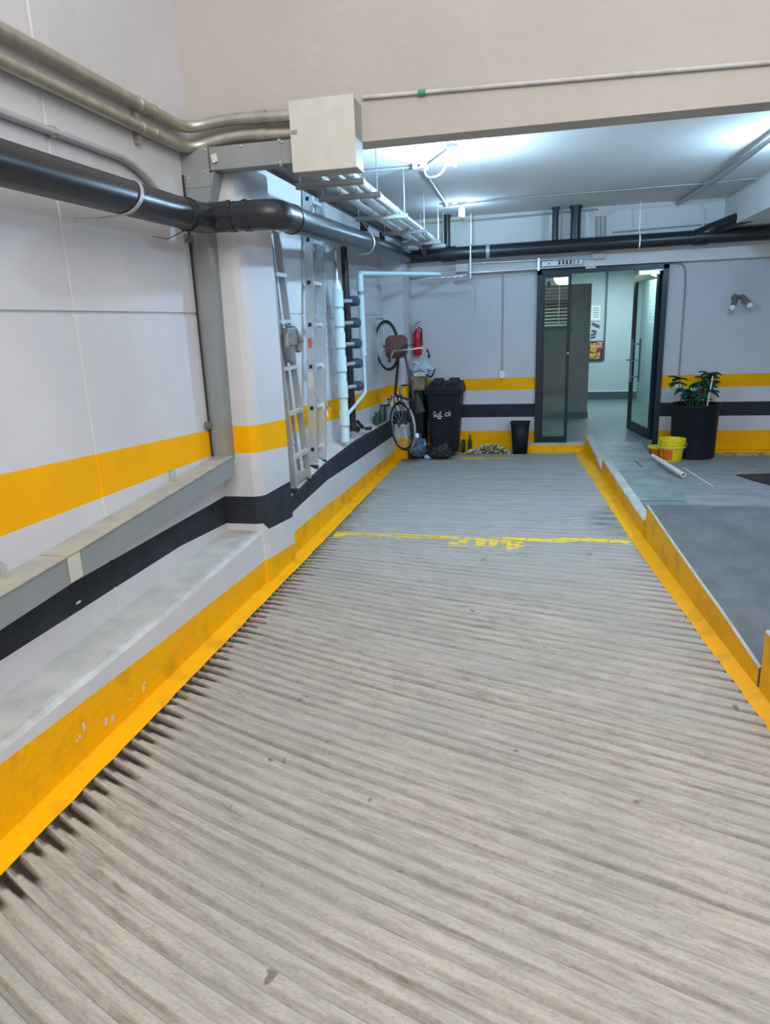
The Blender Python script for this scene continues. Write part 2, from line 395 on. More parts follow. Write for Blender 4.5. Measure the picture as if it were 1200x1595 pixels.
decal('painted_line', lambda x, y: 6.05 + 0.02 * math.sin(x * 3) + .03 * max(0, x) < y < 6.165 + 0.02 * math.sin(x * 3) + .03 * max(0, x) and ((x * 7.3 + y * 31) % 1 > .06), -1.90, 0.84, 6.0, 6.24, .02, .012, 'paint', floor)
# letters upside down to the camera, next to the line: read from the foot of the ramp
GL = {'8': ["01110", "11011", "11011", "01110", "11011", "11011", "01110"], '0': ["01110", "11011", "11011", "11011", "11011", "11011", "01110"], '7': ["11111", "11111", "00011", "00111", "01110", "01100", "11100"]}
def glyph(ch, cx):
    g = GL[ch]; w, h = .19, .22
    def f(x, y):
        u = (cx + w / 2 - x) / w; v = (y - 5.84) / h       # rotated half a turn
        if 0 <= u < 1 and 0 <= v < 1: return g[min(6, int(v * 7))][min(4, int(u * 5))] == '1'
        return False
    return f
for ch, cx in (('7', -.66), ('0', -.42), ('8', -.19)):
    decal('painted_character', glyph(ch, cx), cx - .1, cx + .1, 5.84, 6.08, .012, .012, 'paint', floor)
b = MB(); 
for (xa, xb, ya, yb) in ((-1.25, -.08, 9.86, 9.93), (-1.84, .52, 10.27, 10.36)):
    pass
decal('painted_line', lambda x, y: y > 10.30 and x > -1.55, -1.60, .52, 10.20, 10.48, .04, .02, 'paint', floor)
decal('painted_patch', lambda x, y: math.sin(x * 13 + y * 40) + math.sin(x * 5.1) > -.2, -1.10, -.15, 9.84, 10.02, .03, .03, 'paint', floor)

# ------------------------------------------------------------ left side: near wall, kerbs, column, bay
def near_wall():
    ys = [-1.5, 0.5, 2.0, 3.226, 3.234, 3.248, 3.256, 4.0, YB]
    gcol = {4, 5}
    def zr(y): return [0.0, .56 - (0.05 if y > 4.2 else 0), .722, 1.088 + (3.3 - y) * .0146, 1.327 + (3.3 - y) * .057, 2.050, 2.056, 2.072, 2.078, 5.7]
    mats = [0, 1, 0, 2, 0, 0, 0, 0, 0]
    b = MB(); rows = []
    for i in range(10):
        r = []
        for j, y in enumerate(ys):
            x = XW
            if i in (6, 7): x -= .014
            if j in gcol: x -= .006
            r.append((x, y, zr(y)[i]))
        rows.append(r)
    sheet(rows, mats, b)
    o = b.build('wall_left', ['wall', 'black', 'yellow']); struct(o)
    # chips at the black band edge
    return o
wl = near_wall()
b = MB()
for (y, z, w, h) in ((2.9, .60, .035, .012), (3.05, .90, .008, .05), (4.25, .905, .05, .03)):
    b.box((XW - .001, y, z), (XW + .003, y + w, z + h))
b.build('bare_chip', 'chip', wl)

def kerb_left():
    st = [-1.5, 0, 1, 2, 2.6, 3.2, 3.8, 4.3, YB + .03]
    top = lerp_table([(-1.5, .375), (3.0, .388), (4.58, .44)]); yt = lerp_table([(-1.5, .35), (2, .322), (3.16, .259), (4.65, .20)])
    b = MB(); rows = [[], [], [], [], [], []]
    rd = random.Random(4)
    for y in st:
        j = rd.uniform(-.004, .004)
        rows[0].append((XK, y, 0)); rows[1].append((XK, y, yt(y) + j)); rows[2].append((XK, y, top(y) - .022)); rows[3].append((XK - .02, y, top(y)))
        rows[4].append((XK - .055, y, top(y) + .002)); rows[5].append((XW, y, top(y) + .012))
    sheet(rows, [0, 1, 2, 2, 3], b)
    o = b.build('trim_1', ['kyellow', 'wall', 'lip', 'conc']); struct(o)
    b = MB(); Y = [-1.5 + .1 * i for i in range(119)]
    rows = [[(XK, y, .020) for y in Y], [(XF - .001 + .005 * rd.uniform(-1, 1), y, -.0015) for y in Y], [(XF - .004, y, -.09) for y in Y]]
    sheet([rows[2], rows[1], rows[0]], [1, 0], b); o2 = b.build('kerb_strip', ['kyellow', 'grimed'], o)
    rd = random.Random(9); b = MB()
    for k in range(26):
        y = rd.choice([2.55, 2.9, 3.6, 4.0, 6.6, 7.1, 8.3, 9.2]) + rd.uniform(-.16, .16); z = rd.uniform(.06, .19); s_ = rd.uniform(.006, .02)
        b.box((XK - .004, y, z), (XK + .0015, y + s_, z + s_ * rd.uniform(.5, 2.2)))
    b.build('bare_chip', 'chip', o)
    return o
kl = kerb_left()

def column_left():
    plan = [(XW, YB), (-2.09, YB), (-2.045, YB + .02), (-2.03, YB + .09), (-2.03, 5.36), (-2.30, 5.36)]
    f = [(.21, .505, .722, 1.058, 1.262)] * 3 + [(.205, .44, .716, 1.052, 1.258), (.15, .385, .70, 1.00, 1.225), (.15, .385, .70, 1.0, 1.225)]
    b = MB(); rows = [[(x, y, 0) for x, y in plan]]
    for k in range(5): rows.append([(x, y, f[i][k]) for i, (x, y) in enumerate(plan)])
    rows.append([(x, y, 3.083) for x, y in plan])
    sheet(rows, [0, 1, 2, 1, 3, 1], b); b.box((-2.325, 4.935, 3.082), (-2.032, 5.355, ZC), 1)
    return struct(b.build('column', ['kyellow', 'wall', 'black', 'yellow']))
column_left()

def bay():
    xb = lerp_table([(5.36, -2.26), (9.9, -2.17)])
    st = [5.34, 5.9, 6.5, 7.1, 7.7, 8.4, 9.2, 9.9]
    b = MB(); rows = [[], [], [], [], [], [], [], []]
    for y in st:
        for k, z in enumerate((0.3, .965 - .035 * (y - 6.8), 1.19 - .042 * (y - 6.8), 2.050, 2.056, 2.072, 2.078, ZC)):
            rows[k].append((xb(y) - (.012 if k in (4, 5) else 0), y, z))
    sheet(rows, [0, 1, 0, 0, 0, 0, 0], b)
    wb = struct(b.build('wall_left', ['wall', 'yellow']))
    top = lerp_table([(5.36, .52), (5.9, .575), (6.5, .625), (7.7, .65), (9.9, .595), (10.57, .60)])
    bb = lerp_table([(5.36, .40), (6.49, .45), (7.8, .41), (9.96, .353)]); yt = lerp_table([(5.3, .225), (6.33, .21), (7.17, .175), (8.43, .165), (10.1, .105)])
    b = MB(); rows = [[], [], [], [], [], []]
    for y in [5.2, 5.36, 5.9, 6.2, 6.5, 7.1, 7.7, 8.4, 9.2, 9.9, 10.2, YW]:
        rows[0].append((XK, y, 0)); rows[1].append((XK, y, yt(y))); rows[2].append((XK, y, bb(y))); rows[3].append((XK, y, top(y) - .02)); rows[4].append((XK - .018, y, top(y))); rows[5].append((-2.40, y, top(y) + .15))
    sheet(rows, [0, 1, 2, 2, 3], b)
    struct(b.build('trim_2', ['kyellow', 'wall', 'black', 'conc']))
    # rear column in the corner
    plan = [(-2.25, 9.9), (-1.87, 9.9), (-1.87, YW)]
    b = MB(); rows = []
    for z in (0, .31, .52, .715, .91, 1.085, ZC): rows.append([(x, y, z) for x, y in plan])
    sheet(rows, [1, 0, 2, 0, 1, 0], b)
    struct(b.build('column', ['wall', 'yellow', 'black']))
    return wb, top
wallbay, bay_top = bay()

# ------------------------------------------------------------ beam, upper wall, ceiling, back wall
b = MB(); b.box((-2.6, YB, 3.078), (5.2, 4.93, 5.7)); struct(b.build('wall_front_beam', 'beam'))
b = MB(); b.box((-2.6, 4.93, ZC), (5.2, 11.0, ZC + .2)); struct(b.build('ceiling', 'ceil'))
b = MB(); b.box((-2.6, 10.45, 2.612), (5.2, YW + .02, ZC)); struct(b.build('trim_3', 'ceil'))
b = MB(); b.box((2.35, 4.93, 2.98), (2.85, 10.45, ZC)); struct(b.build('trim_4', 'ceil'))
def back_wall():
    b = MB(); Z = [0, .31, .517, .715, .925, 1.103, 2.63]
    for (x0, x1) in ((-1.95, -.035), (1.72, 5.2)):
        dz = -.012 if x0 > 0 else 0
        rows = [[(x0, YW, z + (dz if 0 < z < 2 else 0)), (x1, YW, z + (dz if 0 < z < 2 else 0))] for z in Z]
        sheet(rows, [1, 0, 2, 0, 1, 0], b)
    b.box((-2.3, YW + .01, 0), (-.035, YW + .13, 3.3)); b.box((1.72, YW + .01, -.2), (5.2, YW + .13, 3.3)); b.box((-.1, YW + .01, 2.59), (1.8, YW + .13, 3.3))
    return struct(b.build('wall_back', ['wall', 'yellow', 'black']))
back_wall()
b = MB(); b.box((5.0, -2.0, -.3), (5.2, 11, 5.7)); struct(b.build('wall_right_unseen', 'wall'))  # unseen wall, added to keep daylight from the right off the back
b = MB(); b.box((-2.6, -1.5, -.1), (-2.46, 4.73, 5.7)); struct(b.build('wall_left', 'wall'))

# ------------------------------------------------------------ right side: walkway, lip, rough floor
def kerb_right():
    lipz = [[(10.48, .26), (8.87, .075)], [(8.82, .225), (6.21, .185)], [(6.13, .344), (5.06, .265), (4.2, .213), (3.57, .152)], [(3.545, .374), (2.2, .29), (0.8, .20)]]
    names = []
    for si, seg in enumerate(lipz):
        g = lerp_table(seg); y1, y0 = seg[0][0], seg[-1][0]
        n = max(3, int((y1 - y0) / .3)); ys = [y0 + (y1 - y0) * i / n for i in range(n + 1)]
        b = MB(); th = .09 if si < 2 else .75
        rd = random.Random(si)
        rows = [[(KI(y), y, -.05) for y in ys], [(KI(y), y, g(y) - .012) for y in ys], [(KI(y) + .012, y, g(y)) for y in ys], [(KI(y) + th, y, g(y)) for y in ys], [(KI(y) + th, y, -.1) for y in ys]]
        # material: yellow face, worn edge, top
        sheet(rows, [0, 1, 2, 2], b)
        for yy, flip in ((y0, 0), (y1, 1)):
            q = [(KI(yy), yy, -.05), (KI(yy), yy, g(yy) - .012), (KI(yy) + .012, yy, g(yy)), (KI(yy) + th, yy, g(yy)), (KI(yy) + th, yy, -.1)]
            b.face(q, 0 if si < 2 else 2)
        if si >= 2:
            X1 = 1.93
            rows = [[(KI(y) + th, y, g(y)) for y in ys], [(X1, y, g(y)) for y in ys], [(X1 + .02, y, -.1) for y in ys]]
            sheet(rows, [2, 2], b)
            b.face([(KI(y1) + th, y1, -.1), (X1, y1, -.1), (X1, y1, g(y1)), (KI(y1) + th, y1, g(y1))], 2); b.face([(KI(y0) + th, y0, -.1), (X1, y0, -.1), (X1, y0, g(y0)), (KI(y0) + th, y0, g(y0))], 2)
        o = b.build('walkway_kerb' if si < 2 else 'walkway_slab', ['kyellow', 'lip', 'conc' if si < 2 else 'slab'])
        struct(o)
    ys = [.6 + .1 * i for i in range(99)]; b = MB(); rd = random.Random(5)
    rows = [[(KB(y) + .008, y, -.06) for y in ys], [(KB(y) + .002 + .005 * rd.uniform(-1, 1), y, -.0015) for y in ys], [(KI(y) + .004, y, .035) for y in ys]]
    sheet(rows, [1, 0], b); struct(b.build('trim_5', ['kyellow', 'grimed']))
kerb_right()
zwf = lerp_table([(6.1, .175), (8.8, .095), (10.6, .13)])
ZR = lambda y: max(0.0, min(.34, .195 - .052 * (y - 6.2)))
b = MB(); ys = [6.1 + .25 * i for i in range(18)] + [10.58]
rows = [[(KI(y) + .08, y, zwf(y)) for y in ys], [(1.50, y, zwf(y)) for y in ys], [(1.56, y, ZR(y) - .01 if y > 9.2 else zwf(y) - .03) for y in ys]]
sheet(rows, [0, 0], b)
walk = struct(b.build('floor_walkway', ['slabfar']))
b = MB(); ys = [6.1] + [6.2 + .3 * i for i in range(15)] + [YW + .02]
for y0, y1, q1 in ((-1.0, 3.3, .10), (3.3, 6.1, ZR(6.1))): b.face([(1.45 if y1 > 4 else 1.9, y0, .10), (5.1, y0, .10), (5.1, y1, q1), (1.45 if y1 > 4 else 1.9, y1, q1)])
b.box((1.45, 5.9, -.1), (5.1, 6.3, .16))
rows = [[(x, y, ZR(y)) for y in ys] for x in (1.45, 2.5, 5.1)]
sheet(rows, [0, 0], b); rf = struct(b.build('floor_right', 'rfloor'))
# yellow foot of the back wall on the right and the step under the door
b = MB(); b.box((-.14, 10.47, -.02), (.70, YW + .02, .105), 0); b.box((-.14, 10.465, .105), (.70, YW + .01, .133), 1); b.box((-2.0, 10.40, -.06), (.75, YW + .05, -.004), 1); b.box((1.72, 10.44, -.02), (5.0, YW, .028), 0)
struct(b.build('door_step', ['kyellow', 'conc']))
b = MB(); rd = random.Random(8)
for k in range(26): 
    x = 2.42 + rd.uniform(0, .75); y = 10.2 + rd.uniform(0, .25); b.box((x, y, ZR(y) - .002), (x + rd.uniform(.03, .12), y + .04, ZR(y) + .004))
b.build('painted_patch', 'paint', rf)
# joints scratched in the walkway, plus a painted shadow line behind the lip
b = MB(); b.bar((1.02, 6.72, zwf(6.72) + .001), (1.5, 6.80, zwf(6.8) + .001), .008, .003); b.bar((1.0, 7.0, zwf(7) + .001), (1.5, 7.05, zwf(7.05) + .001), .006, .003)
b.bar((1.055, 6.3, zwf(6.3) + .002), (.945, 8.4, zwf(8.4) + .002), .014, .004); b.bar((1.3, 8.9, zwf(8.9) + .002), (1.26, 9.3, zwf(9.3) + .002), .012, .003)  # first bar: shadow painted along the inner side of the kerb lip
b.build('joint', 'darkflat', walk)
mt = MB(); P = [(2.31, 8.60), (2.38, 8.25), (2.47, 7.98), (2.62, 7.72), (2.85, 7.55), (3.3, 7.5), (3.3, 8.66), (2.7, 8.70)]
i0 = len(mt.v); top = [(x, y, ZR(y) + .012) for x, y in P]; mt.face(top)
for k in range(len(P)):
    a, c = top[k], top[(k + 1) % len(P)]; mt.face([(a[0], a[1], a[2] - .016), (c[0], c[1], c[2] - .016), c, a])
o = mt.build('floor_mat', 'darkflat'); tag(o, 'dark worn mat lying on the right-hand floor at the photo edge', 'mat')
mt = MB()
for k in range(4): mt.box((2.66, 7.85 + k * .2, ZR(7.85 + k * .2) + .010), (3.2, 7.93 + k * .2, ZR(7.93 + k * .2) + .016))
mt.build('stripe', 'dkred', o)

b = MB(); b.face([(-2.4, -.5, -.03), (5.1, -.5, -.03), (5.1, -9, 2.6), (-2.4, -9, 2.6)]); b.face([(-2.4, -.5, -.03), (5.1, -.5, -.03), (5.1, 1.0, -.06), (-2.4, 1.0, -.06)]); struct(b.build('floor_ramp_unseen', 'ramp'))  # unseen ramp behind the camera, added to screen low sky from the back wall
b = MB(); b.box((-2.60, -9, -.2), (-2.34, -1.45, 5.7)); b.box((5.0, -9, -.2), (5.2, -1.95, 5.7)); struct(b.build('wall_ramp_unseen', 'wall'))  # unseen side walls of the added ramp
# ------------------------------------------------------------ lobby behind the glass door
b = MB(); b.box((-1.6, 10.575, -.05), (2.3, 16.4, .13)); struct(b.build('floor_lobby', 'lobf'))
b = MB(); b.box((-1.6, 16.2, .13), (2.3, 16.35, 2.9)); struct(b.build('wall_lobby_back', 'lobw'))
b = MB(); b.box((2.15, 10.7, .13), (2.3, 16.2, 2.9)); struct(b.build('wall_lobby_right', 'lobw'))
b = MB(); b.box((-1.6, 10.7, .13), (-1.45, 16.2, 2.9)); struct(b.build('wall_lobby_left', 'lobpart'))
b = MB(); b.box((-1.6, 10.7, 2.84), (2.3, 16.3, 2.95)); struct(b.build('ceiling_lobby', 'ceil'))
b = MB(); b.box((-1.45, 13.2, .13), (.90, 13.35, 2.50), 0); b.box((-1.45, 13.18, .13), (.915, 13.2, .24), 1); struct(b.build('wall_partition', ['lobpart', 'lobbase']))
b = MB(); b.box((.9, 16.18, .13), (2.15, 16.2, .30)); struct(b.build('baseboard_lobby', 'lobbase'))
b = MB(); b.box((.9, 16.17, .30), (2.15, 16.2, .315)); struct(b.build('trim_6', 'white'))
b = MB(); b.box((1.40, 16.15, 1.0), (1.43, 16.2, 2.84)); struct(b.build('trim_7', 'lobbase'))
for (x, y, w) in ((1.5, 14.6, .45), (-.3, 12.1, .3), (0.45, 13.9, .35)):
    t = MB(); t.box((x - w, y - w * .6, 2.805), (x + w, y + w * .6, 2.838)); t = t.build('ceiling_light', 'panel')
    tag(t, {1.5: 'square glowing ceiling panel over the far end of the lobby', -.3: 'small glowing ceiling panel just inside the glass door', .45: 'glowing ceiling panel above the top of the grey partition'}[x], 'light')
point('lobby_panel_light', (.45, 13.9, 2.7), 9, (0.8, 1.0, 0.8), .2)

# frame and leaves
fr = struct(MB().box((-.035, 10.52, .0), (.03, 10.62, 2.59)).build('door_1', 'frame'))
MB().box((1.655, 10.52, .0), (1.725, 10.62, 2.59)).build('jamb', 'frame', fr)
MB().box((-.035, 10.52, 2.535), (1.725, 10.62, 2.60)).build('head', 'frame', fr)
MB().box((-.035, 10.53, .13), (.44, 10.61, .16)).build('sill', 'frame', fr)
sp = thing('side_panel', 'fixed narrow glass side panel in dark frame left of doorway', 'glass panel', (.24, 10.58, .16))
b = MB(); b.box((.032, 10.555, .16), (.080, 10.595, 2.53)); b.box((.395, 10.555, .16), (.44, 10.595, 2.53)); b.box((.08, 10.555, .16), (.395, 10.595, .22)); b.box((.08, 10.555, 2.49), (.395, 10.595, 2.53)); b.build('frame', 'frame', sp)
MB().box((.08, 10.572, .22), (.395, 10.578, 2.49)).build('pane', 'glass', sp)
MB().box((.10, 10.53, 2.38), (.15, 10.557, 2.44)).build('latch', 'blk', sp)
MB().lathe((.42, 10.555, 1.44), [(.014, 0), (.018, -.02), (.012, -.03)], 12, axis='Y').build('knob', 'chrome', sp)
# open leaf
lf = thing('glass_door_leaf', 'dark-framed glass door leaf standing open into the lobby, long pull bars', 'door', (1.63, 10.64, .14))
h = Vector((1.64, 10.66, 0)); e = Vector((1.455, 11.78, 0)); d = (e - h).normalized(); nrm = Vector((-d.y, d.x, 0)); Lw = (e - h).length
def lp(s_, z, n=0): v = h + d * s_ + nrm * n; return (v.x, v.y, z)
def lbar(a, b_, z0, z1, name, matn, par, t=.045):
    m = MB(); m.hexa([lp(a, z0, -t / 2), lp(b_, z0, -t / 2), lp(b_, z0, t / 2), lp(a, z0, t / 2), lp(a, z1, -t / 2), lp(b_, z1, -t / 2), lp(b_, z1, t / 2), lp(a, z1, t / 2)]); return m.build(name, matn, par)
lbar(0, .08, .15, 2.52, 'stile', 'frame', lf); lbar(Lw - .10, Lw, .15, 2.52, 'stile', 'frame', lf)
lbar(.08, Lw - .10, .15, .30, 'rail', 'frame', lf); lbar(.08, Lw - .10, 2.42, 2.52, 'rail', 'frame', lf); lbar(.08, Lw - .10, .30, 2.42, 'pane', 'glass', lf, .008)
for sgn in (-1, 1):
    m = MB(); m.tube([lp(Lw - .22, .92, sgn * .065), lp(Lw - .22, 1.58, sgn * .065)], .014, 10)
    for z in (1.0, 1.25, 1.50): m.tube([lp(Lw - .22, z, 0), lp(Lw - .22, z, sgn * .065)], .009, 8)
    m.build('pull_bar', 'steel', lf)
m = MB(); m.tube([lp(Lw - .05, 1.25, -.05), lp(Lw - .05, 1.25, .09)], .014, 8); m.build('lock', 'chrome', lf)
m = MB(); m.bar((1.60, 10.66, 2.45), lp(.55, 2.53), .03, .03); m.box((1.35, 10.60, 2.47), (1.62, 10.66, 2.53)); m.build('door_closer', 'chrome', lf)
m = MB(); m.box((.62, 10.49, 2.585), (.76, 10.525, 2.615)); tag(m.build('door_sensor', 'white'), 'small white sensor box on the top of the door frame', 'sensor')
# slatted blind added on the partition to imitate a reflection in the glass
bl = thing('blind_reflection', 'slatted blind and sill standing in for a reflection in glass', 'blind', (.24, 13.17, 1.8))
for k in range(11):
    z = 1.86 + k * .058; m = MB(); m.hexa([(-.03, 13.13, z - .012), (.52, 13.13, z - .012), (.52, 13.17, z + .010), (-.03, 13.17, z + .010), (-.03, 13.13, z - .009), (.52, 13.13, z - .009), (.52, 13.17, z + .013), (-.03, 13.17, z + .013)]); m.build('slat', 'white' if k < 5 else 'alu', bl)
MB().box((-.05, 13.10, 1.795), (.54, 13.2, 1.825)).build('sill', 'white', bl)
MB().box((.34, 13.115, 1.80), (.352, 13.127, 2.48)).build('cord', 'white', bl)
MB().box((-.03, 13.175, 1.83), (.52, 13.199, 2.49)).build('shade_back', 'frame', bl)
m = MB(); m.box((-.05, 13.165, .6), (.53, 13.178, 1.78), 0); tag(m.build('notice_board', 'lobbase'), 'plain dark panel on the partition below the blind', 'panel')
# posters
t = thing('poster', 'food poster with warm browns and pink on the far lobby wall', 'poster', (1.26, 16.17, 1.2))
MB().box((1.10, 16.16, .985), (1.39, 16.185, 1.41)).build('backing', 'dkred', t); MB().box((1.11, 16.155, 1.02), (1.33, 16.162, 1.37)).build('print', 'poster', t); MB().box((1.25, 16.150, 1.25), (1.37, 16.156, 1.39)).build('print', 'posterp', t)
t = thing('notice', 'white paper notice high on the far lobby wall', 'notice', (1.2, 16.18, 1.97))
MB().box((1.08, 16.175, 1.84), (1.30, 16.185, 2.16)).build('paper', 'white', t)
m = MB()
for k in range(5): m.box((1.15, 16.170, 1.92 + k * .045), (1.27, 16.1749, 1.93 + k * .045))
m.build('print', 'purple', t)
t = thing('wall_drawing', 'purple and blue hand-drawn strip taped between notice and food poster', 'drawing', (1.2, 16.18, 1.5))
m = MB(); m.bar((1.14, 16.18, 1.79), (1.30, 16.18, 1.71), .006, .05); m.bar((1.14, 16.18, 1.64), (1.24, 16.18, 1.60), .006, .04); m.bar((1.12, 16.18, 1.55), (1.23, 16.18, 1.56), .006, .03); m.bar((1.12, 16.18, 1.49), (1.22, 16.18, 1.50), .006, .03); m.build('strokes', 'purple', t)

# ------------------------------------------------------------ conduits on the near left wall
def clip(parent, c, r, axis='y', name='clip', matn='galv', w=.02):
    m = MB(); d = .5 * w
    p0, p1 = {'y': ((c[0], c[1] - d, c[2]), (c[0], c[1] + d, c[2])), 'x': ((c[0] - d, c[1], c[2]), (c[0] + d, c[1], c[2])), 'z': ((c[0], c[1], c[2] - d), (c[0], c[1], c[2] + d))}[axis]
    m.tube([p0, p1], r, 14); return m.build(name, matn, parent)
t = thing('conduit', 'upper thick metal conduit along left wall, curving to the pull box', 'conduit', (-2.27, 2, 3.23), 'thick conduits feeding the pull box')
MB().tube(smooth([(-2.285, -1.5, 3.232), (-2.285, 4.62, 3.228), (-2.0, 4.66, 3.272), (-1.50, 4.66, 3.247)], .26, 8), .036, 14).build('pipe', 'galv', t)
clip(t, (-2.285, 4.05, 3.230), .042); clip(t, (-1.78, 4.66, 3.262), .040, 'x', 'coupling', 'galv', .09); clip(t, (-2.285, 4.2, 3.230), .040, 'y', 'coupling', 'galv', .04)
t = thing('conduit', 'lower thick metal conduit along left wall, curving to the pull box', 'conduit', (-2.27, 2, 3.10), 'thick conduits feeding the pull box')
MB().tube(smooth([(-2.285, -1.5, 3.108), (-2.285, 4.62, 3.104), (-2.0, 4.66, 3.172), (-1.50, 4.66, 3.145)], .26, 8), .034, 14).build('pipe', 'galv', t)
clip(t, (-2.285, 4.05, 3.106), .040); clip(t, (-1.78, 4.66, 3.160), .038, 'x', 'coupling', 'galv', .08); clip(t, (-2.285, 4.2, 3.106), .038, 'y', 'coupling', 'galv', .04)
m = MB(); m.box((-2.33, 4.03, 3.02), (-2.30, 4.07, 3.27)); m.build('strut', 'galv', t)
t = thing('conduit', 'thin painted conduit on left wall, dipping behind the black pipe', 'conduit', (-2.30, 2, 2.89))
MB().tube(smooth([(-2.305, -1.5, 2.885), (-2.305, 3.95, 2.905), (-2.305, 4.30, 2.74), (-2.305, 4.55, 2.70)], .18), .020, 12).build('pipe', 'gpaint', t)
clip(t, (-2.305, 3.25, 2.902), .025, 'y', 'clip', 'galv', .03)
# pull box
t = thing('pull_box', 'large cream metal pull box mounted on the beam above the column', 'box', (-1.31, 4.58, 2.9))
MB().box((-1.530, 4.53, 2.895), (-1.125, YB, 3.290)).build('body', 'boxd', t, .006)
MB().box((-1.535, 4.515, 2.890), (-1.120, 4.532, 3.295)).build('cover', 'boxp', t, .003)
MB().box((-1.525, 4.508, 3.11), (-1.49, 4.516, 3.13)).build('latch', 'steel', t)
# sheet duct on the beam and down the column
t = thing('sheet_metal_duct', 'grey sheet-metal duct across the beam and down the column corner', 'duct', (-2.2, 4.65, 1.0))
MB().box((-2.13, 4.60, 2.965), (-1.52, YB, 3.105)).build('top_run', 'steel', t, .003)
b = MB(); b.prism([(-2.327, 4.592), (-2.135, 4.592), (-2.135, YB - .002), (-2.327, YB - .002)], 2.87, 3.115); b.hexa([(-2.327, 4.60, 2.70), (-2.19, 4.60, 2.70), (-2.19, YB, 2.70), (-2.327, YB, 2.70), (-2.327, 4.594, 2.88), (-2.10, 4.594, 2.96), (-2.10, YB, 2.96), (-2.327, YB, 2.88)]); b.build('corner_piece', 'steel', t)
b = MB(); b.hexa([(-2.327, 4.60, 1.03), (-2.215, 4.60, 1.03), (-2.215, YB, 1.03), (-2.327, YB, 1.03), (-2.327, 4.60, 2.72), (-2.19, 4.60, 2.72), (-2.19, YB, 2.72), (-2.327, YB, 2.72)]); b.build('riser', 'steel', t)
for (x, z) in ((-2.28, 3.09), (-2.29, 2.93), (-2.15, 3.09), (-1.9, 3.09), (-1.62, 3.09), (-2.17, 2.96), (-1.64, 2.975), (-1.64, 3.10)):
    m = MB(); m.lathe((x, 4.592, z), [(.007, 0), (.005, -.006)], 8, axis='Y'); m.build('screw', 'white_metal', t)
MB().box((-1.65, 4.596, 2.955), (-1.63, YB, 3.112)).build('joint_band', 'steel', t)
MB().bar((-2.11, 4.59, 3.03), (-2.07, 4.59, 3.04), .004, .05).build('sticker', 'stick', t)
# low trunking along the left wall
t = thing('wall_trunking', 'long grey dusty-topped metal trunking running low along left wall', 'trunking', (-2.25, 2, .8))
zt = lerp_table([(-1.5, .72), (2.264, .908), (4.6, 1.052)]); zb = lerp_table([(-1.5, .60), (2.23, .771), (4.6, .915)])
for (y0, y1) in ((-1.5, 2.695), (2.705, 4.62)):
    b = MB(); n = 4
    for k in range(n):
        a, c = y0 + (y1 - y0) * k / n, y0 + (y1 - y0) * (k + 1) / n
        b.hexa([(XW + .002, a, zb(a)), (-2.18, a, zb(a)), (-2.18, c, zb(c)), (XW + .002, c, zb(c)), (XW + .002, a, zt(a)), (-2.18, a, zt(a)), (-2.18, c, zt(c)), (XW + .002, c, zt(c))])
    b.build('body', 'steel', t)
    b = MB(); b.hexa([(XW + .003, y0, zt(y0)), (-2.172, y0, zt(y0)), (-2.172, y1, zt(y1)), (XW + .003, y1, zt(y1)), (XW + .003, y0, zt(y0) + .006), (-2.172, y0, zt(y0) + .006), (-2.172, y1, zt(y1) + .006), (XW + .003, y1, zt(y1) + .006)]); b.build('lid', 'dust', t)
m = MB(); m.hexa([(-2.182, 2.70, zb(2.7) + .005), (-2.174, 2.70, zb(2.7) + .005), (-2.174, 2.79, zb(2.79) + .005), (-2.182, 2.79, zb(2.79) + .005), (-2.182, 2.70, zt(2.7) - .004), (-2.174, 2.70, zt(2.7) - .004), (-2.174, 2.79, zt(2.79) - .004), (-2.182, 2.79, zt(2.79) - .004)])
tag(m.build('joint_plate', 'boxp', t), 'pale joint plate')
for (y, s_) in ((2.42, 1), (3.95, -1)):
    c = thing('pipe_clip', 'small loose metal clip lying on trunking, ' + ('nearer the photo edge' if s_ == 1 else 'closer to the column'), 'clip', (-2.30, y, zt(y) + .006))
    m = MB(); m.box((-2.325, y, zt(y) + .006), (-2.26, y + .05, zt(y) + .010)); m.tube(smooth([(-2.325, y + .02, zt(y) + .01), (-2.325, y + .02, zt(y) + .08), (-2.29, y + .02, zt(y) + .08), (-2.285, y + .02, zt(y) + .01)], .02), .006, 6); m.build('body', 'dust', c)
m = MB(); m.tube(smooth([(-2.322, 4.58, 2.95), (-2.322, 4.585, 2.6), (-2.322, 4.58, 1.9), (-2.322, 4.58, 1.06)], .1), .007, 6); tag(m.build('cable', 'blk2'), 'thin black cable running down the corner beside the grey duct', 'cable')
for z in (2.53, 1.27):
    m = MB(); m.box((-2.33, 4.52, z), (-2.30, 4.58, z + .05)); m.tube([(-2.31, 4.50, z + .025), (-2.31, 4.54, z + .025)], .012, 8); tag(m.build('cable_clip', 'rust'), 'small metal clip holding corner cable, ' + ('just below the black pipe' if z > 2 else 'beside the yellow stripe'), 'clip')

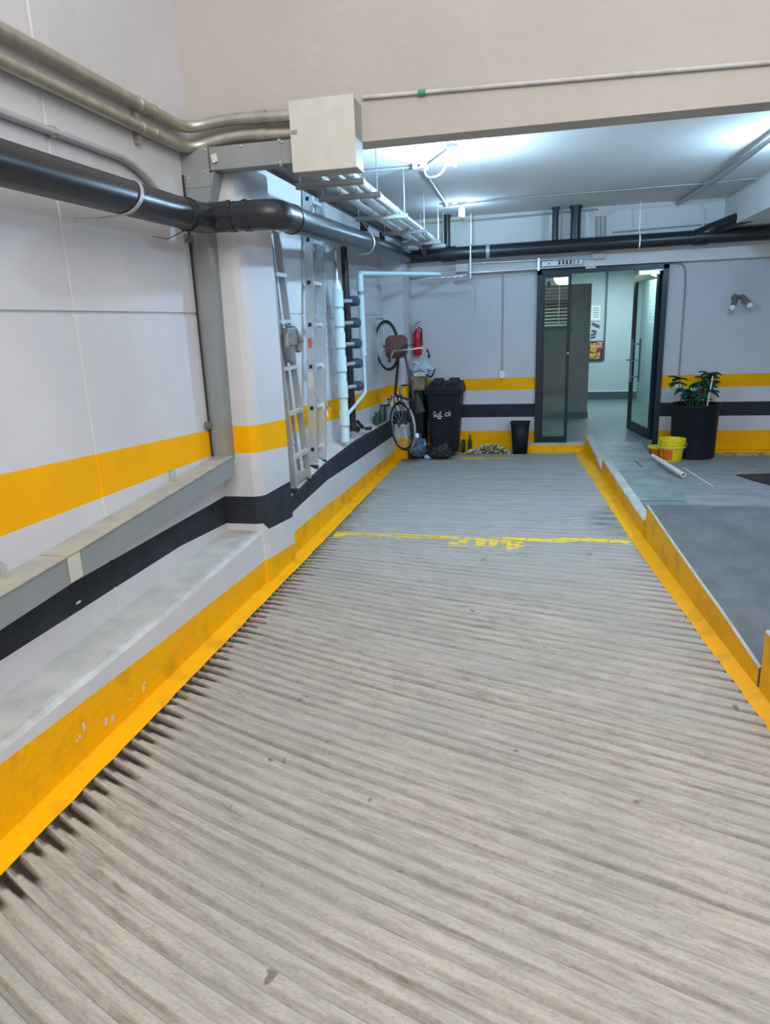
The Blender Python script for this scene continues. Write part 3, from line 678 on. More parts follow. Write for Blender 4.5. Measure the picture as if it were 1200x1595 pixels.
# ------------------------------------------------------------ black drain pipe
t = thing('drain_pipe', 'big black plastic drain pipe winding from left wall round the column', 'pipe', (-1.9, 4.5, 2.66))
R = .090
MB().tube([(-2.12, -1.5, 2.60), (-2.12, 4.25, 2.643)], R, 24).build('pipe_length', 'pvcblack', t)
MB().tube(smooth([(-2.12, 4.20, 2.642), (-2.14, 4.50, 2.660), (-1.95, 4.50, 2.665)], .24, 12), R * 1.04, 24).build('elbow', 'pvcblack', t)
MB().tube([(-2.02, 4.50, 2.664), (-1.80, 4.50, 2.658)], R, 24).build('pipe_length', 'pvcblack', t)
MB().tube(smooth([(-1.86, 4.50, 2.659), (-1.66, 4.50, 2.655), (-1.667, 4.80, 2.665)], .24, 12), R * 1.04, 24).build('elbow', 'pvcblack', t)
MB().tube([(-1.665, 4.70, 2.66), (-1.74, 7.2, 2.76), (-1.83, 10.0, 2.845)], R * .97, 24).build('pipe_length', 'pvcblack', t)
for (p, q) in (((-2.12, 4.17, 2.642), (-2.12, 4.21, 2.642)), ((-1.985, 4.50, 2.663), (-1.945, 4.50, 2.663)), ((-1.875, 4.50, 2.66), (-1.835, 4.50, 2.66)), ((-1.666, 4.79, 2.663), (-1.667, 4.83, 2.665))): MB().tube([p, q], R * 1.09, 24).build('socket_ring', 'pvcblack', t)
for k, (y, lab) in enumerate(((3.45, 'grey curved strap under the black pipe near the photo edge'), (4.10, 'thin dark strap where the black pipe turns at the column'))):
    c = thing('pipe_strap', lab, 'strap', (-2.2, y, 2.6))
    w = .024 if k == 0 else .006
    m = MB(); pts = arc((-2.12, 0, 2.636), R + .006, 100, -80, 14); pts = [(p[0], y + (p[2] - 2.636) * .0, p[2]) for p in pts] + [(-2.22, y - .12 * (1 - k), 2.50), (-2.32, y - .13 * (1 - k), 2.52)]
    if k == 0: pts = [(p[0], y + .16 - i_ * .012, p[2]) for i_, p in enumerate(pts[:-2])] + [(-2.2, y - .07, 2.525), (-2.325, y - .09, 2.53)]
    for a, d2 in zip(pts, pts[1:]): m.bar(a, d2, w, .004, up=(Vector(a) - Vector((-2.12, a[1], 2.636))).normalized())
    m.build('band', 'gpaint' if k == 0 else 'blk2', c)
# back run
t = thing('drain_pipe', 'long black drain pipe crossing high in front of the back wall', 'pipe', (0, 10.2, 2.86))
MB().tube([(-1.86, 10.18, 2.85), (0.5, 10.2, 2.872), (3.6, 10.2, 2.885)], .090, 22).build('pipe_length', 'pvcblack', t)
MB().tube([(-1.35, 10.19, 2.855), (-1.15, 10.19, 2.857)], .104, 22).build('coupling', 'pvcblack', t)
MB().tube([(-.73, 10.19, 2.86), (-.68, 10.19, 2.86)], .098, 22).build('coupling', 'gpaint', t)
MB().tube([(1.95, 10.2, 2.88), (2.12, 10.2, 2.88)], .103, 22).build('coupling', 'pvcblack', t)
MB().tube(smooth([(2.0, 10.2, 2.90), (2.2, 10.18, 2.98), (2.5, 9.7, 3.06)], .1), .085, 18).build('branch', 'pvcblack', t)
MB().tube(smooth([(-1.55, 10.19, 2.86), (-1.60, 10.0, 2.95), (-1.45, 9.75, 3.0)], .1), .07, 16).build('branch', 'pvcblack', t)
VP = [(.19, .042, 'thin black pipe dropping from ceiling above the door, left of pair'), (.455, .066, 'thicker black pipe dropping from ceiling above the door, right of pair'), (-1.275, .045, 'black pipe dropping from ceiling beside the far cool bulb')]
for (x, r, lab) in VP:
    c = thing('vertical_pipe', lab, 'pipe', (x, 10.3, 2.9)); MB().tube([(x, 10.22, 2.90), (x, 10.22, ZC)], r, 16).build('pipe_length', 'pvcblack', c); MB().tube([(x, 10.22, ZC - .04), (x, 10.22, ZC)], r * 1.25, 16).build('collar', 'pvcblack', c)
c = thing('vertical_pipe', 'short fat black pipe fitting rising behind the angled drain pipe', 'pipe', (-2.02, 8.4, 2.85)); MB().tube([(-2.0, 8.3, 2.80), (-2.0, 8.3, 2.95)], [.085, .085], 18).build('pipe_length', 'pvcblack', c); MB().tube([(-2.0, 8.3, 2.93), (-2.0, 8.3, 3.30)], .05, 14).build('neck', 'pvcblack', c); MB().tube([(-1.92, 8.9, 2.84), (-1.92, 8.9, 3.1)], .035, 14).build('pipe_length', 'pvcblack', c)
for (x, lab) in ((-.94, 'bright zinc hanger rod and ring on back drain pipe below far bulb'), (1.27, 'zinc hanger ring on back drain pipe above the open door')):
    c = thing('pipe_hanger', lab, 'hanger', (x, 10.2, 2.75))
    m = MB(); m.tube([(x, 10.2 + .104 * math.sin(a * math.pi / 9), 2.868 + .104 * math.cos(a * math.pi / 9)) for a in range(18)], .009, 6, closed=True); m.bar((x, 10.095, 2.80), (x, 10.095, 2.94), .03, .008); m.build('ring', 'white_metal', c)
    MB().tube([(x, 10.2, 2.97), (x, 10.2, ZC)], .010 if x < 0 else .005, 8).build('rod', 'white_metal', c)
    if x < 0: MB().tube([(x, 10.08, 2.52), (x, 10.08, 2.80)], .012, 8).build('tail', 'white_metal', c)
c = thing('pipe_hanger', 'wire loop hanger round the angled black pipe', 'hanger', (-1.74, 7.2, 2.66))
def pz(y): return 2.66 + (y - 4.62) * .0345
m = MB(); m.tube([(-1.745 + .10 * math.cos(a * math.pi / 9), 7.25, pz(7.25) + .105 * math.sin(a * math.pi / 9)) for a in range(18)], .009, 6, closed=True); m.build('ring', 'galv', c)
MB().tube([(-1.84, 7.25, 2.80), (-1.78, 7.22, 2.99), (-1.66, 7.25, 2.80)], .008, 6).build('loop', 'galv', c)
MB().tube([(-1.78, 7.22, 2.98), (-1.78, 7.22, ZC)], .005, 6).build('rod', 'galv', c)

# ------------------------------------------------------------ trapeze racks with the three bright conduits and flat duct
xs3 = lambda y: [(-1.62 - .008 * (y - 5)), (-1.49 - .006 * (y - 5)), (-1.37 - .003 * (y - 5))]
TZ = lambda y: 3.015 - .004 * (y - 5)
for k, (dx, lab) in enumerate(((0, 'leftmost'), (1, 'middle'), (2, 'rightmost'))):
    m = MB(); m.tube([(xs3(4.73)[k], 4.73, TZ(4.7)), (xs3(7.5)[k], 7.5, TZ(7.5)), (xs3(9.98)[k], 9.98, TZ(9.98)), (xs3(9.98)[k] + .01, 10.06, TZ(9.98) + .015)], [.034, .034, .034, .034], 14)
    tag(m.build('rack_conduit', 'white_metal'), lab + ' of three shiny conduits on the hanging rack', 'conduit', None)
m = MB(); m.box((-1.86, 4.75, 3.035), (-1.70, 9.9, 3.065)); m.box((-1.86, 4.75, 3.0), (-1.855, 9.9, 3.035)); tag(m.build('cable_tray', 'steel'), 'dull flat cable tray beside the shiny rack conduits', 'cable tray')
for i, y in enumerate((5.30, 5.86, 7.05, 8.26, 9.4, 9.85)):
    c = thing('trapeze_support', ['nearest trapeze bar under the rack conduits, by the pull box', 'second trapeze bar from the pull box', 'trapeze bar with the wire loop hanger beneath it', 'trapeze bar third from the back pipe', 'trapeze bar second from the back pipe', 'short trapeze bar just before the back pipe'][i], 'support', (-1.5, y, 2.95), 'trapeze supports of the conduit rack')
    x0, x1 = (-1.78, -1.26) if i < 5 else (-1.62, -1.25)
    b = MB(); b.box((x0, y - .02, TZ(y) - .075), (x1, y - .015, TZ(y) - .036)); b.box((x0, y + .015, TZ(y) - .075), (x1, y + .02, TZ(y) - .036)); b.box((x0, y - .02, TZ(y) - .078), (x1, y + .02, TZ(y) - .072)); b.build('channel', 'gpaint', c)
    for x in (x0 + .03, x1 - .03): MB().tube([(x, y, TZ(y) - .09), (x, y, ZC)], .005, 6).build('rod', 'white_metal', c)
    for q in range(3): m = MB(); m.tube([(xs3(y)[q], y - .01, TZ(y)), (xs3(y)[q], y + .01, TZ(y))], .039, 12); m.build('clamp', 'galv', c)
# ------------------------------------------------------------ ceiling: bulbs, boxes, conduits
for (x, y, lab) in ((-.74, 6.33, 'lit cool-white bulb on the ceiling just behind the beam'), (-.97, 9.27, 'lit cool-white bulb on the ceiling near the back drain pipe')):
    c = thing('light_bulb', lab, 'light bulb', (x, y, ZC - .2))
    MB().lathe((x, y, ZC), [(.045, 0), (.045, -.03), (.025, -.035), (.025, -.07)], 16).build('socket', 'white', c)
    m = MB(); m.tube([(x + .03 * math.cos(a * .7), y + .03 * math.sin(a * .7), ZC - .075 - a * .0032) for a in range(28)], .010, 8); m.lathe((x, y, ZC), [(.03, -.065), (.03, -.085)], 12)
    m.build('spiral_tube', 'bulb', c)
c = thing('junction_box', 'white junction box on the ceiling joined to near bulb by loose cable', 'junction box', (-1.1, 6.95, 3.34))
MB().box((-1.17, 6.86, 3.32), (-1.04, 6.98, ZC)).build('box', 'white', c, .004); MB().lathe((-1.11, 6.86, 3.345), [(.012, 0), (.012, -.004)], 8, axis='Y').build('knockout', 'blk', c)
MB().tube(smooth([(-1.06, 6.87, 3.33), (-1.02, 6.7, 3.20), (-.85, 6.5, 3.18), (-.76, 6.36, 3.31)], .12), .008, 8).build('cable', 'white', c)
MB().tube([(-1.06, 6.95, 3.36), (-.78, 6.4, 3.36)], .006, 6).build('cable', 'rust', c)
def run(lab, pts, r, matn, cat='conduit', rr=.08, name='conduit'):
    return tag(MB().tube(smooth(pts, rr), r, 10).build(name, matn), lab, cat)
run('thin conduit across ceiling from the rack to the white junction box', [(-1.70, 6.9, 3.345), (-1.17, 6.93, 3.35)], .010, 'gpaint')
run('grey painted conduit on ceiling from white junction box towards far bulb', [(-1.10, 6.98, 3.35), (-1.15, 9.2, 3.35)], .024, 'gpaint')
c = thing('junction_box', 'small grey junction box on the ceiling before the far bulb', 'junction box', (-1.15, 9.25, 3.34)); MB().box((-1.20, 9.2, 3.325), (-1.08, 9.3, ZC)).build('box', 'gpaint', c, .004)
run('grey conduit crossing the ceiling from far bulb to the right', [(-1.08, 9.25, 3.345), (-.5, 9.15, 3.355), (1.84, 9.12, 3.355)], .011, 'gpaint')
c = thing('junction_box', 'round grey junction box on the ceiling at right, where conduits cross', 'junction box', (1.84, 9.1, 3.33)); MB().lathe((1.85, 9.1, ZC), [(.055, 0), (.055, -.04), (.02, -.045)], 16).build('box', 'gpaint', c)
run('thick dark conduit running back along the ceiling at right', [(1.76, 10.4, 3.33), (1.85, 9.1, 3.33), (1.92, 6.0, 3.33)], .030, 'gpaint')
run('thin conduit continuing right from the round ceiling box', [(1.9, 9.1, 3.352), (2.34, 9.02, 3.352)], .009, 'gpaint')
run('greenish cable along back of ceiling behind the far bulb', [(-1.75, 10.38, 3.30), (-1.05, 10.38, 3.315)], .010, 'copper', 'cable', name='cable')
run('thin conduit along the top of the back beam, passing the black pipes', [(-1.0, 10.40, 3.30), (.75, 10.40, 3.33)], .012, 'gpaint')
run('white conduit bending up and left near top of back beam', [(.66, 10.42, 3.36), (.66, 10.42, 3.25), (.90, 10.42, 3.26), (.97, 10.42, 3.33), (1.12, 10.42, 3.35)], .012, 'white', rr=.07)
for k in range(3): run(['left', 'middle', 'right'][k] + ' of three short conduits dropping above the doorway', [(.74 + k * .055, 10.43, 3.24), (.755 + k * .05, 10.43, 2.94)], .011, 'gpaint')
run('long thin conduit arching over the back beam and down at right', [(1.05, 10.42, 3.31), (1.98, 10.42, 3.33), (2.09, 10.42, 3.26), (2.10, 10.42, 2.95)], .012, 'white', rr=.1)
run('thin grey conduit along the beam just above the black back pipe', [(.95, 10.43, 3.03), (2.3, 10.43, 3.06)], .010, 'gpaint')
run('thin pale conduit running along the upper edge of big front beam', [(-1.11, 4.715, 3.325), (3.6, 4.715, 3.22)], .012, 'lip')
c = thing('cable_tape', 'short green tape wrap on the thin pale beam conduit', 'tape', (-.73, 4.71, 3.31)); MB().tube([(-.755, 4.715, 3.316), (-.71, 4.715, 3.315)], .018, 10).build('wrap', 'green', c)
# wall conduits above the door
run('upper of two thin pipes along the wall above the doorway', [(-.95, 10.41, 2.735), (.72, 10.41, 2.72)], .014, 'white_metal')
run('lower of two thin pipes along the wall above the doorway', [(-1.84, 10.42, 2.60), (.58, 10.42, 2.625)], .014, 'white_metal')
c = thing('wire_box', 'pale junction box on wall above doorway at end of upper pipe', 'junction box', (.8, 10.42, 2.70)); MB().box((.70, 10.38, 2.695), (.87, 10.45, 2.775)).build('box', 'boxp', c, .004)
c = thing('bell_transformer', 'white slotted strip of connectors above the door\'s left panel', 'connector strip', (.4, 10.42, 2.65))
MB().box((.03, 10.40, 2.640), (.57, 10.45, 2.705)).build('base', 'alu', c)
for k in range(6): MB().box((.25 + k * .05, 10.385, 2.65), (.275 + k * .05, 10.40, 2.70)).build('slot', 'blk' if k < 4 else 'steel', c)
MB().lathe((.12, 10.40, 2.672), [(.012, 0), (.012, -.005)], 8, axis='Y').build('hole', 'blk', c)
c = thing('pipe_clamp', 'small clamp joining the two thin pipes above the left door jamb', 'clamp', (-.02, 10.40, 2.66)); MB().box((-.035, 10.385, 2.585), (-.005, 10.445, 2.755)).build('body', 'white_metal', c)
run('white pipe run from the corner towards the back, under the black pipe', [(-2.0, 8.0, 2.515), (-1.35, 9.85, 2.575)], .028, 'pvcw', 'pipe', name='water_pipe')
c = thing('pipe_fittings', 'row of small white fittings at the end of the pale water pipe', 'fittings', (-1.4, 10.0, 2.55))
for k in range(7): MB().tube([(-1.62 + k * .085, 10.2, 2.55), (-1.57 + k * .085, 10.2, 2.553)], .026 if k % 2 else .018, 10).build('fitting', 'white_metal', c)
m = MB(); m.tube([(-1.68, 10.2, 2.548), (-1.0, 10.2, 2.57)], .013, 8); m.build('pipe', 'white_metal', c)
m = MB(); m.box((-1.16, 10.25, 2.62), (-.99, 10.30, 2.72)); m.build('plate', 'gpaint', c)
# switch and outlet drops
c = thing('light_switch', 'white switch box under a thin conduit left of the doorway', 'switch', (-.52, 10.55, 1.15)); MB().box((-.56, 10.53, 1.10), (-.485, YW, 1.21)).build('plate', 'white', c, .004); MB().box((-.535, 10.524, 1.135), (-.51, 10.53, 1.18)).build('rocker', 'white', c)
run('thin grey conduit dropping down the back wall to white switch', [(-.52, 10.43, 2.60), (-.52, 10.558, 2.59), (-.52, 10.558, 1.21)], .011, 'gpaint', rr=.03)
c = thing('wall_outlet', 'white outlet box on yellow stripe behind the potted plant', 'outlet', (1.95, 10.55, .95)); MB().box((1.915, 10.53, .89), (2.0, YW, .985)).build('plate', 'white', c, .004); MB().box((1.94, 10.524, .92), (1.975, 10.53, .955)).build('socket', 'boxp', c)
run('thin conduit from door frame corner down to the outlet at right', [(1.73, 10.558, 2.60), (1.93, 10.558, 2.585), (1.955, 10.558, 2.3), (1.955, 10.558, .98)], .011, 'steel', rr=.12)
run('short white tube on the beam right of the doorway', [(2.02, 10.43, 2.78), (2.15, 10.43, 2.785)], .014, 'white', 'tube', name='tube_stub')
# double spot lamp
c = thing('wall_spotlight', 'twin-headed spotlight with white bulbs on right part of back wall', 'spotlight', (2.62, 10.5, 2.1))
MB().lathe((2.60, YW, 2.11), [(.05, 0), (.045, -.05)], 16, axis='Y').build('base', 'rust', c)
for (p, q, s_) in (((2.60, 10.50, 2.12), (2.545, 10.40, 2.0), 1), ((2.67, 10.50, 2.13), (2.74, 10.40, 2.02), -1)):
    MB().tube([p, q], [.028, .038], 14).build('lamp_head', 'rust', c); v = Vector(q) + (Vector(q) - Vector(p)).normalized() * .025
    MB().blob(v, (.045, .045, .038), 12, 8, 0).build('bulb', 'lampoff', c)
MB().tube([(2.60, 10.51, 2.12), (2.67, 10.50, 2.13)], .018, 10).build('arm', 'rust', c)

# ------------------------------------------------------------ bay: ladders
def ladder1():
    t = thing('step_ladder', 'folded aluminium stepladder nearest the column, tapering to the top', 'ladder', (-2.12, 5.75, .6))
    zb_, zt_ = .56, 2.72
    def P(s_, z, dx=0):       # s_ -1 near rail, +1 far rail
        f = (z - zb_) / (zt_ - zb_); x = -2.075 - .075 * f + dx; yc = 5.76 - .07 * f; hw = .205 - .10 * f
        return (x, yc + s_ * hw, z)
    for s_ in (-1, 1): MB().bar(P(s_, zb_ + .02), P(s_, zt_), .024, .055, up=(1, 0, 0)).build('rail', 'alu', t)
    for s_ in (-.62, .62): MB().bar(P(s_, zb_ + .12, -.05), P(s_, zt_ - .05, -.045), .018, .028, up=(1, 0, 0)).build('rear_rail', 'alud', t)
    for z in (.857, 1.238, 1.618, 2.002, 2.377):
        a, b_ = P(-1, z, .02), P(1, z, .02); MB().bar(a, b_, .05, .030).build('tread', 'white_metal', t)
    a, b_ = P(-1, zt_ + .01, 0), P(1, zt_ + .01, 0); MB().bar(a, b_, .10, .04).build('top_cap', 'alud', t)
    a, b_ = P(-1, .66, .01), P(1, .66, .01); MB().bar(a, b_, .02, .07).build('foot_plate', 'alu', t)
    for z in (1.05, 1.45, 1.85, 2.2, .9): a, b_ = P(-.6, z, -.05), P(.6, z + .05, -.05); MB().bar(a, b_, .010, .014).build('brace', 'alud', t)
    for s_ in (-1, 1): p = P(s_, zb_); MB().box((p[0] - .03, p[1] - .02, zb_ - .008), (p[0] + .03, p[1] + .02, zb_ + .03)).build('foot', 'blk2', t)
    return t
ladder1()
t = thing('hinge_lock', 'bulky grey cast tool clamped to the stepladder halfway up', 'clamp', (-2.06, 5.68, 1.8))
MB().box((-2.10, 5.60, 1.80), (-2.03, 5.80, 1.95)).build('body', 'castgrey', t, .012); MB().tube([(-2.05, 5.78, 1.93), (-2.05, 5.90, 1.83), (-2.05, 5.84, 1.75)], [.03, .045, .025], 10).build('knob', 'castgrey', t); MB().tube([(-2.06, 5.60, 1.90), (-2.05, 5.555, 1.80), (-2.06, 5.59, 1.70)], [.02, .03, .018], 10).build('knob', 'rust', t); MB().tube([(-2.06, 5.60, 1.97), (-2.06, 5.83, 1.955)], .010, 8).build('pin', 'castgrey', t); MB().box((-2.09, 5.64, 1.66), (-2.04, 5.76, 1.82)).build('bracket', 'castgrey', t, .01)
def ladder2():
    t = thing('straight_ladder', 'long aluminium ladder with square rung holes, second from the column', 'ladder', (-2.14, 6.4, .64))
    def P(s_, f): return (-2.125 - .045 * f, (6.28 + .50 * f) + (0 if s_ < 0 else .27 + .14 * f), .625 + 2.60 * f)
    for s_ in (-1, 1): MB().bar(P(s_, 0.015), P(s_, 1), .028, .085, up=(1, 0, 0)).build('rail', 'alu', t)
    fs = [(z - .625) / 2.60 for z in (.80, 1.19, 1.58, 1.97, 2.36, 2.75, 3.12)]
    for f in fs:
        p, q = P(-1, f), P(1, f); MB().bar(p, q, .030, .030).build('rung', 'white_metal', t)
        MB().box((p[0] - .016, p[1] - .020, p[2] - .018), (p[0] + .016, p[1] - .012, p[2] + .018)).build('rung_end', 'blk', t)
    for s_ in (-1, 1): p = P(s_, 0); MB().box((p[0] - .045, p[1] - .022, p[2] - .012), (p[0] + .045, p[1] + .022, p[2] + .02)).build('foot', 'blk2', t)
    p = P(-1, .435); MB().box((p[0] - .02, p[1] - .0165, p[2]), (p[0] + .015, p[1] - .0142, p[2] + .09)).build('label', 'redink', t)
    p = P(-1, .29); MB().box((p[0] - .03, p[1] - .0165, p[2]), (p[0] + .03, p[1] - .0142, p[2] + .16)).build('label', 'stick', t)
ladder2()
# ------------------------------------------------------------ manifold and meters
t = thing('pipe_manifold', 'pale blue vertical pipe manifold with jointed sleeves on the ledge', 'manifold', (-2.06, 7.3, .70))
def mx(z): return -2.075 + .0 * z
MB().tube([(-2.075, 7.30, .705), (-2.075, 7.30, 2.33)], .046, 18).build('riser', 'pvcw', t)
for z in (.97, 1.27, 1.55, 1.80, 2.02, 2.22): MB().tube([(-2.075, 7.30, z - .085), (-2.075, 7.30, z + .085)], .056, 18).build('tee', 'pvcw', t)
for z in (.885, 1.19, 1.47, 1.72, 1.94, 2.14): MB().tube([(-2.075, 7.30, z - .004), (-2.075, 7.30, z + .004)], .0575, 18).build('seal', 'steel', t)
MB().tube([(-2.075, 7.30, 2.32), (-2.075, 7.30, 2.37), (-2.075, 7.30, 2.42), (-2.075, 7.30, 2.70)], [.05, .035, .014, .012], 12).build('reducer', 'white', t)
MB().tube([(-2.075, 7.30, 2.53), (-2.075, 7.30, 2.60)], .022, 10).build('valve', 'steel', t)
for i, z in enumerate((2.20, 1.975, 1.755, 1.545, 1.30)):
    c = thing('water_meter', ['top', 'second', 'third', 'fourth', 'lowest'][i] + ' of the dark blue water meters beside the pale manifold', 'water meter', (-1.95, 7.45, z), 'water meters on the manifold')
    MB().tube([(-2.02, 7.33, z), (-1.965, 7.42, z)], .020, 10).build('union', 'brass', c)
    MB().lathe((-1.945, 7.47, z + .0), [(.028, -.055), (.052, -.045), (.056, 0), (.050, .045), (.030, .06)], 16, axis='X').build('body', 'meter', c)
    MB().tube([(-1.945, 7.47, z), (-1.945, 7.55, z)], .04, 14).build('register', 'meter', c)
    MB().tube([(-1.95, 7.5, z), (-2.02, 7.66, z - .02)], .015, 8).build('tail', 'brass', c)
t = thing('vertical_pipe', 'black vertical pipe behind the pale manifold', 'pipe', (-2.09, 7.72, .75)); MB().tube([(-2.10, 7.72, .76), (-2.10, 7.72, 2.78)], .036, 14).build('pipe_length', 'pvcblack', t); MB().tube(smooth([(-2.10, 7.72, .95), (-2.10, 7.74, .80), (-2.07, 7.83, .76)], .06), .04, 12).build('foot_bend', 'pvcblack', t)
t = thing('vertical_pipe', 'second black vertical pipe just behind the meters', 'pipe', (-2.10, 7.9, .75)); MB().tube([(-2.13, 7.90, .80), (-2.13, 7.90, 2.65)], .024, 12).build('pipe_length', 'pvcblack', t)
t = thing('water_pipe', 'pale vertical water pipe right of the meters, turning back at the bottom', 'pipe', (-2.0, 8.0, 1.1))
MB().tube(smooth([(-2.0, 8.0, 2.515), (-2.0, 8.0, 1.17), (-2.06, 7.36, .99)], .035), .020, 12).build('pipe_length', 'pvcw', t); MB().tube([(-2.0, 8.0, 1.6), (-2.0, 8.0, 2.5)], .036, 12).build('sleeve', 'pvcw', t)
MB().lathe((-2.0, 8.0, 2.30), [(.04, -.02), (.04, .02)], 12).build('clamp', 'steel', t)
t = thing('hose_taps', 'cluster of black and chrome tap parts lying on the ledge', 'taps', (-2.05, 8.05, .72))
zz = lambda y: bay_top(y) + .035
MB().tube(smooth([(-2.10, 7.95, zz(8) + .16), (-2.06, 8.05, zz(8) + .06), (-2.02, 8.25, zz(8) + .03)], .05), .022, 10).build('body', 'blk', t); MB().tube([(-2.07, 8.18, zz(8) + .025), (-2.03, 8.35, zz(8) + .03)], .014, 8).build('spout', 'chrome', t); MB().tube([(-2.05, 8.05, zz(8)), (-2.05, 8.05, zz(8) + .10)], .012, 8).build('handle', 'chrome', t)
t = thing('wall_tap', 'small bright tap with square plate on the yellow stripe past the ladder', 'tap', (-2.2, 7.05, 1.12)); MB().box((-2.235, 7.20, 1.10), (-2.222, 7.28, 1.17)).build('plate', 'brass', t); MB().blob((-2.19, 6.98, 1.12), (.025, .03, .03), 10, 6, 0).build('body', 'chrome', t); MB().tube([(-2.19, 6.98, 1.12), (-2.18, 7.02, 1.02)], .014, 8).build('spout', 'white', t); MB().tube([(-2.235, 6.98, 1.12), (-2.19, 6.98, 1.12)], .012, 8).build('stem', 'chrome', t)

# ------------------------------------------------------------ bicycle hanging nose-up
def bicycle():
    A = Vector((-1.79, 9.14, .60)); B = Vector((-2.00, 9.33, 1.665))       # rear hub (low), front hub (high)
    f = (B - A).normalized(); up = Vector((.64, -.77, 0)); up = (up - up.dot(f) * f).normalized(); lat = up.cross(f).normalized()
    if lat.x < 0: lat = -lat
    wb = (B - A).length
    def P(x, z, y=0): return A + f * x + up * z + lat * y
    t = thing('bicycle', 'bicycle hung upright by its front wheel in the back corner', 'bicycle', (A.x, A.y, .25))
    def wheel(c, nm):
        w = MB(); n = 40; w.tube([c + (f * math.cos(2 * math.pi * k / n) + up * math.sin(2 * math.pi * k / n)) * .318 for k in range(n)], .019, 8, closed=True); wo = w.build('wheel', 'blk2', t)
        r = MB(); r.tube([c + (f * math.cos(2 * math.pi * k / n) + up * math.sin(2 * math.pi * k / n)) * .295 for k in range(n)], .011, 6, closed=True); r.build('rim', 'chrome', wo)
        s_ = MB()
        for k in range(24):
            a = 2 * math.pi * k / 24; s_.tube([c + lat * (.025 if k % 2 else -.025), c + (f * math.cos(a) + up * math.sin(a)) * .29], .0022, 4, caps=False)
        s_.build('spokes', 'alu', wo); MB().tube([c - lat * .05, c + lat * .05], .022, 12).build('hub', 'alu', wo)
    wheel(A, 'r'); wheel(B, 'f')
    bb = P(.43, -.04); seat = P(.26, .46); head_t = P(wb - .16, .44); head_b = P(wb - .12, .32)
    fr = MB()
    for a, b_, r in ((bb, seat, .016), (seat, head_t, .016), (bb, head_b, .018), (head_t, head_b, .020)): fr.tube([a, b_], r, 10)
    for s_ in (-.055, .055):
        fr.tube([bb + lat * s_ * .5, A + lat * s_], .009, 8); fr.tube([seat + lat * s_ * .3, A + lat * s_], .008, 8)
    fr.build('frame', 'blk', t)
    fk = MB()
    for s_ in (-.05, .05): fk.tube([head_b + lat * s_, P(wb - .03, .1) + lat * s_, B + lat * s_], .011, 8)
    fk.tube([head_b - lat * .055, head_b + lat * .055], .014, 8); fk.build('fork', 'blk', t)
    hb = MB(); st = head_t + (head_t - head_b).normalized() * .07
    hb.tube([head_t, st], .013, 8); hb.tube(smooth([st - f * .12 - lat * .29 + up * .03, st - lat * .22 + up * .05, st - lat * .06, st + lat * .06, st + lat * .22 + up * .05, st - f * .12 + lat * .29 + up * .03], .06), .012, 8); hb.build('handlebar', 'chrome', t)
    for s_ in (-1, 1): MB().tube([st - f * .03 + lat * .275 * s_ + up * .04, st - f * .14 + lat * .295 * s_ + up * .03], .018, 10).build('grip', 'blk2', t)
    sd = MB(); sc = seat + (seat - bb).normalized() * .10; sd.tube([seat, sc], .013, 8); 
    sd.tube([sc - f * .13, sc - f * .02, sc + f * .12], [.07, .055, .018], 12); sd.build('saddle', 'blk2', t)
    ck = MB(); ck.tube([bb - lat * .05, bb + lat * .07], .02, 10); n = 24
    ck.tube([bb + lat * .055 + (f * math.cos(2 * math.pi * k / n) + up * math.sin(2 * math.pi * k / n)) * .085 for k in range(n)], .006, 6, closed=True); ck.bar(bb + lat * .06, bb + lat * .06 + f * .10 + up * .13, .02, .012); ck.bar(bb - lat * .05, bb - lat * .05 - f * .10 - up * .13, .02, .012); ck.build('crank', 'chrome', t)
    for a in (bb + lat * .10 + f * .10 + up * .13, bb - lat * .10 - f * .10 - up * .13): MB().bar(a - lat * .045, a + lat * .045, .05, .02).build('pedal', 'blk', t)
    md = MB(); pts = [A + (f * math.cos(math.radians(a)) + up * math.sin(math.radians(a))) * .350 for a in range(20, 175, 12)]
    for a, b_ in zip(pts, pts[1:]): md.bar(a, b_, .032, .004, up=((a + b_) / 2 - A).normalized())
    md.build('mudguard', 'alud', t)
    MB().tube([P(.50, .02, .06), P(.28, .0, .06), P(.02, .03, .06)], .012, 8).build('chain', 'blk', t)
    tl = A + up * .36 - f * .18; MB().blob(tl, (.03, .03, .035), 10, 6, 0).build('reflector', 'white', t)
    MB().tube(smooth([st + lat * .1, st + lat * .12 + up * .10 + f * .05, head_b + up * .08], .06), .005, 6).build('brake_cable', 'blk', t)
    return t, P, st, up, f, lat
bike, BP, st, up, fwd, lat = bicycle()
t = thing('basket', 'reddish brown wicker basket fixed at the bicycle handlebar', 'basket', (-1.82, 9.18, 1.52))
bc = Vector((-1.815, 9.13, 1.655)); ax = (Vector((1, -.15, .05))).normalized(); uu = Vector((0, 0, 1)); vv = ax.cross(uu).normalized()
def bring(s_, r1, r2): return [bc + ax * s_ + uu * (r2 * math.copysign(abs(math.sin(a)) ** .7, math.sin(a))) + vv * (r1 * math.copysign(abs(math.cos(a)) ** .7, math.cos(a))) for a in [2 * math.pi * k / 20 for k in range(20)]]
m = MB(); secs = [bring(-.13, .11, .125), bring(-.05, .125, .145), bring(.05, .125, .14), bring(.11, .105, .115), bring(.115, .02, .02)]
for a, b_ in zip(secs, secs[1:]):
    for k in range(20): m.face([a[k], a[(k + 1) % 20], b_[(k + 1) % 20], b_[k]], 0, True)
m.build('body', 'brown', t)
for s_ in (-.13, -.09, -.05, -.01, .03, .07): MB().tube(bring(s_, .126 if s_ > -.12 else .115, .145 if s_ > -.12 else .13), .006, 6, closed=True).build('band', 'brown', t)
